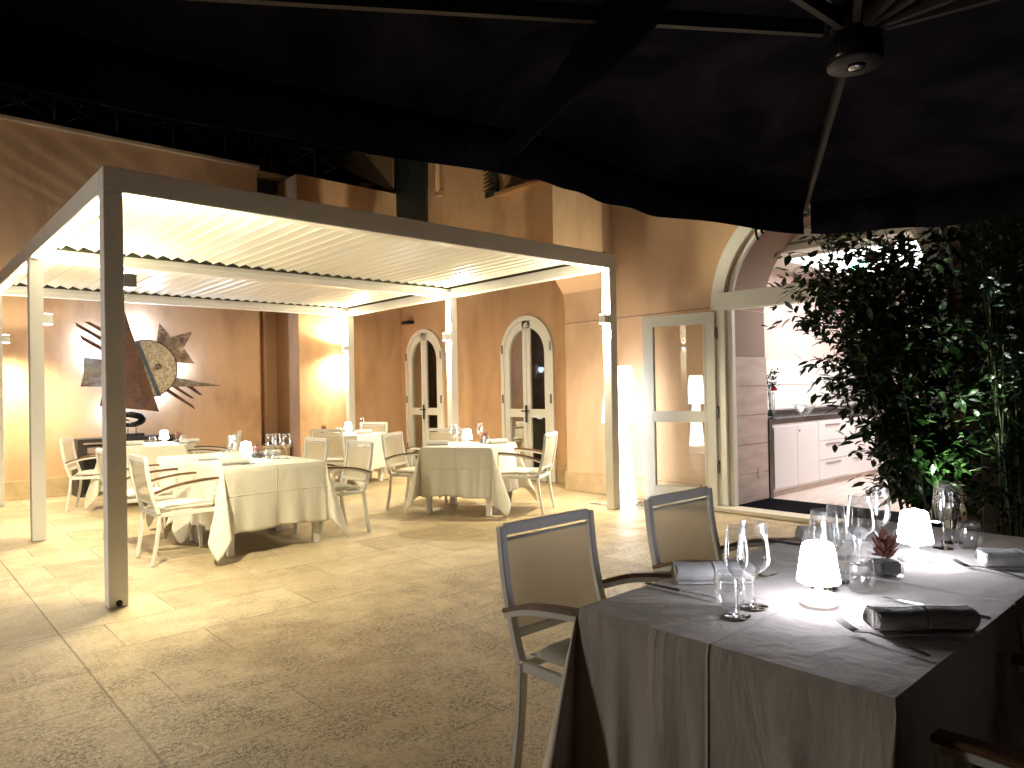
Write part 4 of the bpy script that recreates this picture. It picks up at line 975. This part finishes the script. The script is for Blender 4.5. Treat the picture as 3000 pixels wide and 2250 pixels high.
# ------------------------------------------------------------------ shrubs by the entrance
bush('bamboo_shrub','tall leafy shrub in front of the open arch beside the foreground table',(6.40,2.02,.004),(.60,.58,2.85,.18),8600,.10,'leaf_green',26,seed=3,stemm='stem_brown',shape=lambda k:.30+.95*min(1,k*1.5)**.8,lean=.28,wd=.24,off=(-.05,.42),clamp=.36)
gs='dark shrubs along the right wall'
bush('bamboo_shrub','thin stemmed shrub at the right jamb of the arch, lit from the ground',(6.35,1.42,.004),(.34,.34,2.9,.06),2200,.075,'leaf_green',16,seed=5,stemm='stem_green',group=gs,lean=.22)
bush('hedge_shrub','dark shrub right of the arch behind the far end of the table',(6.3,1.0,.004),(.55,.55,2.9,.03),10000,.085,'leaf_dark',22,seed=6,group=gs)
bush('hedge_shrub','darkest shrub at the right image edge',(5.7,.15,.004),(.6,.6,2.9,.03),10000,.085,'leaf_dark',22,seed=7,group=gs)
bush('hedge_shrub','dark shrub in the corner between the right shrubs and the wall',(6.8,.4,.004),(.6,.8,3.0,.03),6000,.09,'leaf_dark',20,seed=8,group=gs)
hf=MB();  # added dark slats, stand in for unlit wall and black foliage
for i in range(63): hf.box((7.12,-6+i*.127,.01),(7.14,-6+i*.127+.118,4.6))
hf.box((7.14,-6,.5),(7.17,1.98,.56)); hf.box((7.14,-6,2.6),(7.17,1.98,2.66)); hf.box((7.14,-6,4.2),(7.17,1.98,4.26)); tag(hf.build('dark_backing','wenge'),'added dark slat backing for the unlit wall behind the right shrubs','backing')
ul=thing('ground_spotlight','small ground spotlight lighting the green leaves by the arch','spotlight',(5.96,1.88,.30))
MB().tube([(0,0,-.30),(0,0,-.01)],.008,8).build('spike','black_metal',ul)
MB().lathe([(.0,-.02),(.05,0),(.055,.05),(.045,.06),(.0,.06)],(0,0,0),20).build('housing','black_metal',ul); MB().lathe([(.0,.0615),(.034,.0615)],(0,0,0),20).build('lens','uplight_glow',ul)
light('lamp','SPOT',(0,0,.08),100,(.92,1,.9),ul,.03,(.35,-.10,1),62,.9)

# ------------------------------------------------------------------ parasol
HX,HY=2.515,1.008; ZH=2.83; ZE=2.52; ZV=2.325
um=thing('parasol','large dark cantilever parasol spread over the foreground table','parasol',(HX,HY,2.5))
edge=[(4.42,2.09),(3.10,2.265),(2.65,2.255),(2.22,2.19),(2.03,2.22),(1.02,2.41),(.29,2.49),(-.25,2.52),(-.25,1.0),(-.3,-.6),(1.2,-.65),(2.6,-.6),(4.75,-.5),(4.70,.3),(4.66,.9),(4.62,1.41)]
n=len(edge); b=MB(); vs=[(HX,HY,ZH)];fs=[]
rg_=[.2,.45,.7,.88,1.]
for q in rg_:
    for i,(x,y) in enumerate(edge): 
        sag=-.02*math.sin(q*PI)*(0 if i in (0,7,9,12) else 1)
        vs.append((HX+(x-HX)*q,HY+(y-HY)*q,ZH+(ZE-ZH)*q+sag+(.045*q if i==0 else 0)))
for i in range(n): fs.append((0,1+i,1+(i+1)%n))
for j in range(len(rg_)-1):
    for i in range(n): k=(i+1)%n; a=1+j*n; fs.append((a+i,a+n+i,a+n+k,a+k))
b.add(vs,fs,True); rel(b.build('canopy','parasol_fabric',um,fix=False),um)
def flap(i0,i1,s0=0,s1=0):
    b=MB(); idx=[]; k=i0
    while True:
        idx.append(k%n)
        if k%n==i1%n: break
        k+=1
    P=[Vector((*edge[i],ZE+(.045 if i==0 else 0))) for i in idx]
    if s0: P[0]=P[0]+(P[1]-P[0]).normalized()*s0
    if s1: P[-1]=P[-1]+(P[-2]-P[-1]).normalized()*s1
    Q=[];
    for a,c_ in zip(P[:-1],P[1:]):
        m_=8
        for t in range(m_): Q.append(a.lerp(c_,t/m_))
    Q.append(P[-1]); vs=[];fs=[]
    for i,p in enumerate(Q):
        o=(p-Vector((HX,HY,ZE))).normalized(); w_=.004*math.sin(i*.8)
        vs+=[p+Vector((0,0,.004)),p+o*(.012+w_*.4)-Vector((0,0,.09)),p+o*(.004+w_)-Vector((0,0,ZE-ZV+.006*math.sin(i*.9)))]
    for i in range(len(Q)-1): fs+=[(3*i,3*i+3,3*i+4,3*i+1),(3*i+1,3*i+4,3*i+5,3*i+2)]
    b.add(vs,fs,True); o=b.build('valance','parasol_fabric',um,fix=False); sm=o.modifiers.new('t','SOLIDIFY'); sm.thickness=.004; return rel(o,um)
flap(0,7,.03,0); flap(7,9); flap(9,12); flap(12,16,0,.025)
def rib(x,y,z1=ZE-.03,z0=ZH-.205):
    b=MB().tube([(HX+(x-HX)*.04,HY+(y-HY)*.04,z0),(x-(x-HX)*.01,y-(y-HY)*.01,z1)],.01,rect=(.022,.050)); return rel(b.build('rib','parasol_rib',um),um)
rib(4.42,2.10,ZE+.015); rib(-.25,2.52); rib(-.25,1.0); rib(-.3,-.3); rib(.9,-.65); rib(1.5,-.65); rib(2.2,-.65); rib(2.6,-.6)
b=MB(); b.lathe([(.0,-.02),(.075,-.02),(.088,-.005),(.09,.01),(.09,.055),(.075,.07),(.070,.09),(.085,.10),(.085,.125),(.07,.135),(.065,.20),(.095,.22),(.095,.26),(.05,.30),(.0,.30)],(HX,HY,2.53),40); rel(b.build('hub','parasol_metal',um),um)
b=MB(); b.lathe([(.034,-.0225),(.088,-.0225),(.090,-.008),(.034,-.0225)],(HX,HY,2.53),40); rel(b.build('hub_plate','parasol_rib',um),um)
b=MB(); b.lathe([(.0,-.024),(.03,-.024),(.022,-.03),(.0,-.03)],(HX+.01,HY,2.53),20); rel(b.build('hub_button','steel',um),um)
b=MB()
for i in range(8): a=i*PI/4+.3; b.tube([(HX+.082*math.cos(a),HY+.082*math.sin(a),2.73),(HX+.11*math.cos(a),HY+.11*math.sin(a),2.74)],.014,10)
rel(b.build('rib_joints','parasol_metal',um),um)
# diagonal sleeve-covered strut on the left
def at(x,y,d): return Vector((0,0,H))+(F+R2*((x-1500)/FPX)-U2*((y-1125)/FPX))*d
b=MB(); pts=[at(1960,-120,2.10),at(1860,30,2.2),at(1760,150,2.32),at(1660,250,2.45),at(1580,345,2.6),at(1500,440,2.78)]
rs=[.08,.085,.080,.055,.040,.030]; vs=[];fs=[];m_=12
for i,p in enumerate(pts):
    d=(pts[min(i+1,5)]-pts[max(i-1,0)]).normalized(); a=d.cross(Vector((0,0,1))).normalized(); c_=a.cross(d)
    for k in range(m_): t=2*PI*k/m_; vs.append(p+(a*math.cos(t)+c_*math.sin(t))*rs[i])
for j in range(5):
    for k in range(m_): q=(k+1)%m_; fs.append((j*m_+k,j*m_+q,(j+1)*m_+q,(j+1)*m_+k))
rel(b.add(vs,fs,True).build('covered_strut','strut_black',um,fix=False),um)
b=MB(); b.tube([at(2212,650,4.2),at(2216,690,4.2),at(2222,703,4.2)],.008,6); b.tube([at(2228,650,4.2),at(2232,680,4.2),at(2236,685,4.2)],.008,6); rel(b.build('tie_cords','parasol_metal',um),um)
b=MB(); b.tube([(HX,HY,2.78),(HX,-.7,3.05),(HX,-2.2,2.9)],.045,12); b.tube([(HX,-2.2,.02),(HX,-2.2,2.95)],.06,16); b.box((HX-.5,-2.7,.004),(HX+.5,-1.7,.06)); rel(b.build('mast','parasol_metal',um),um)
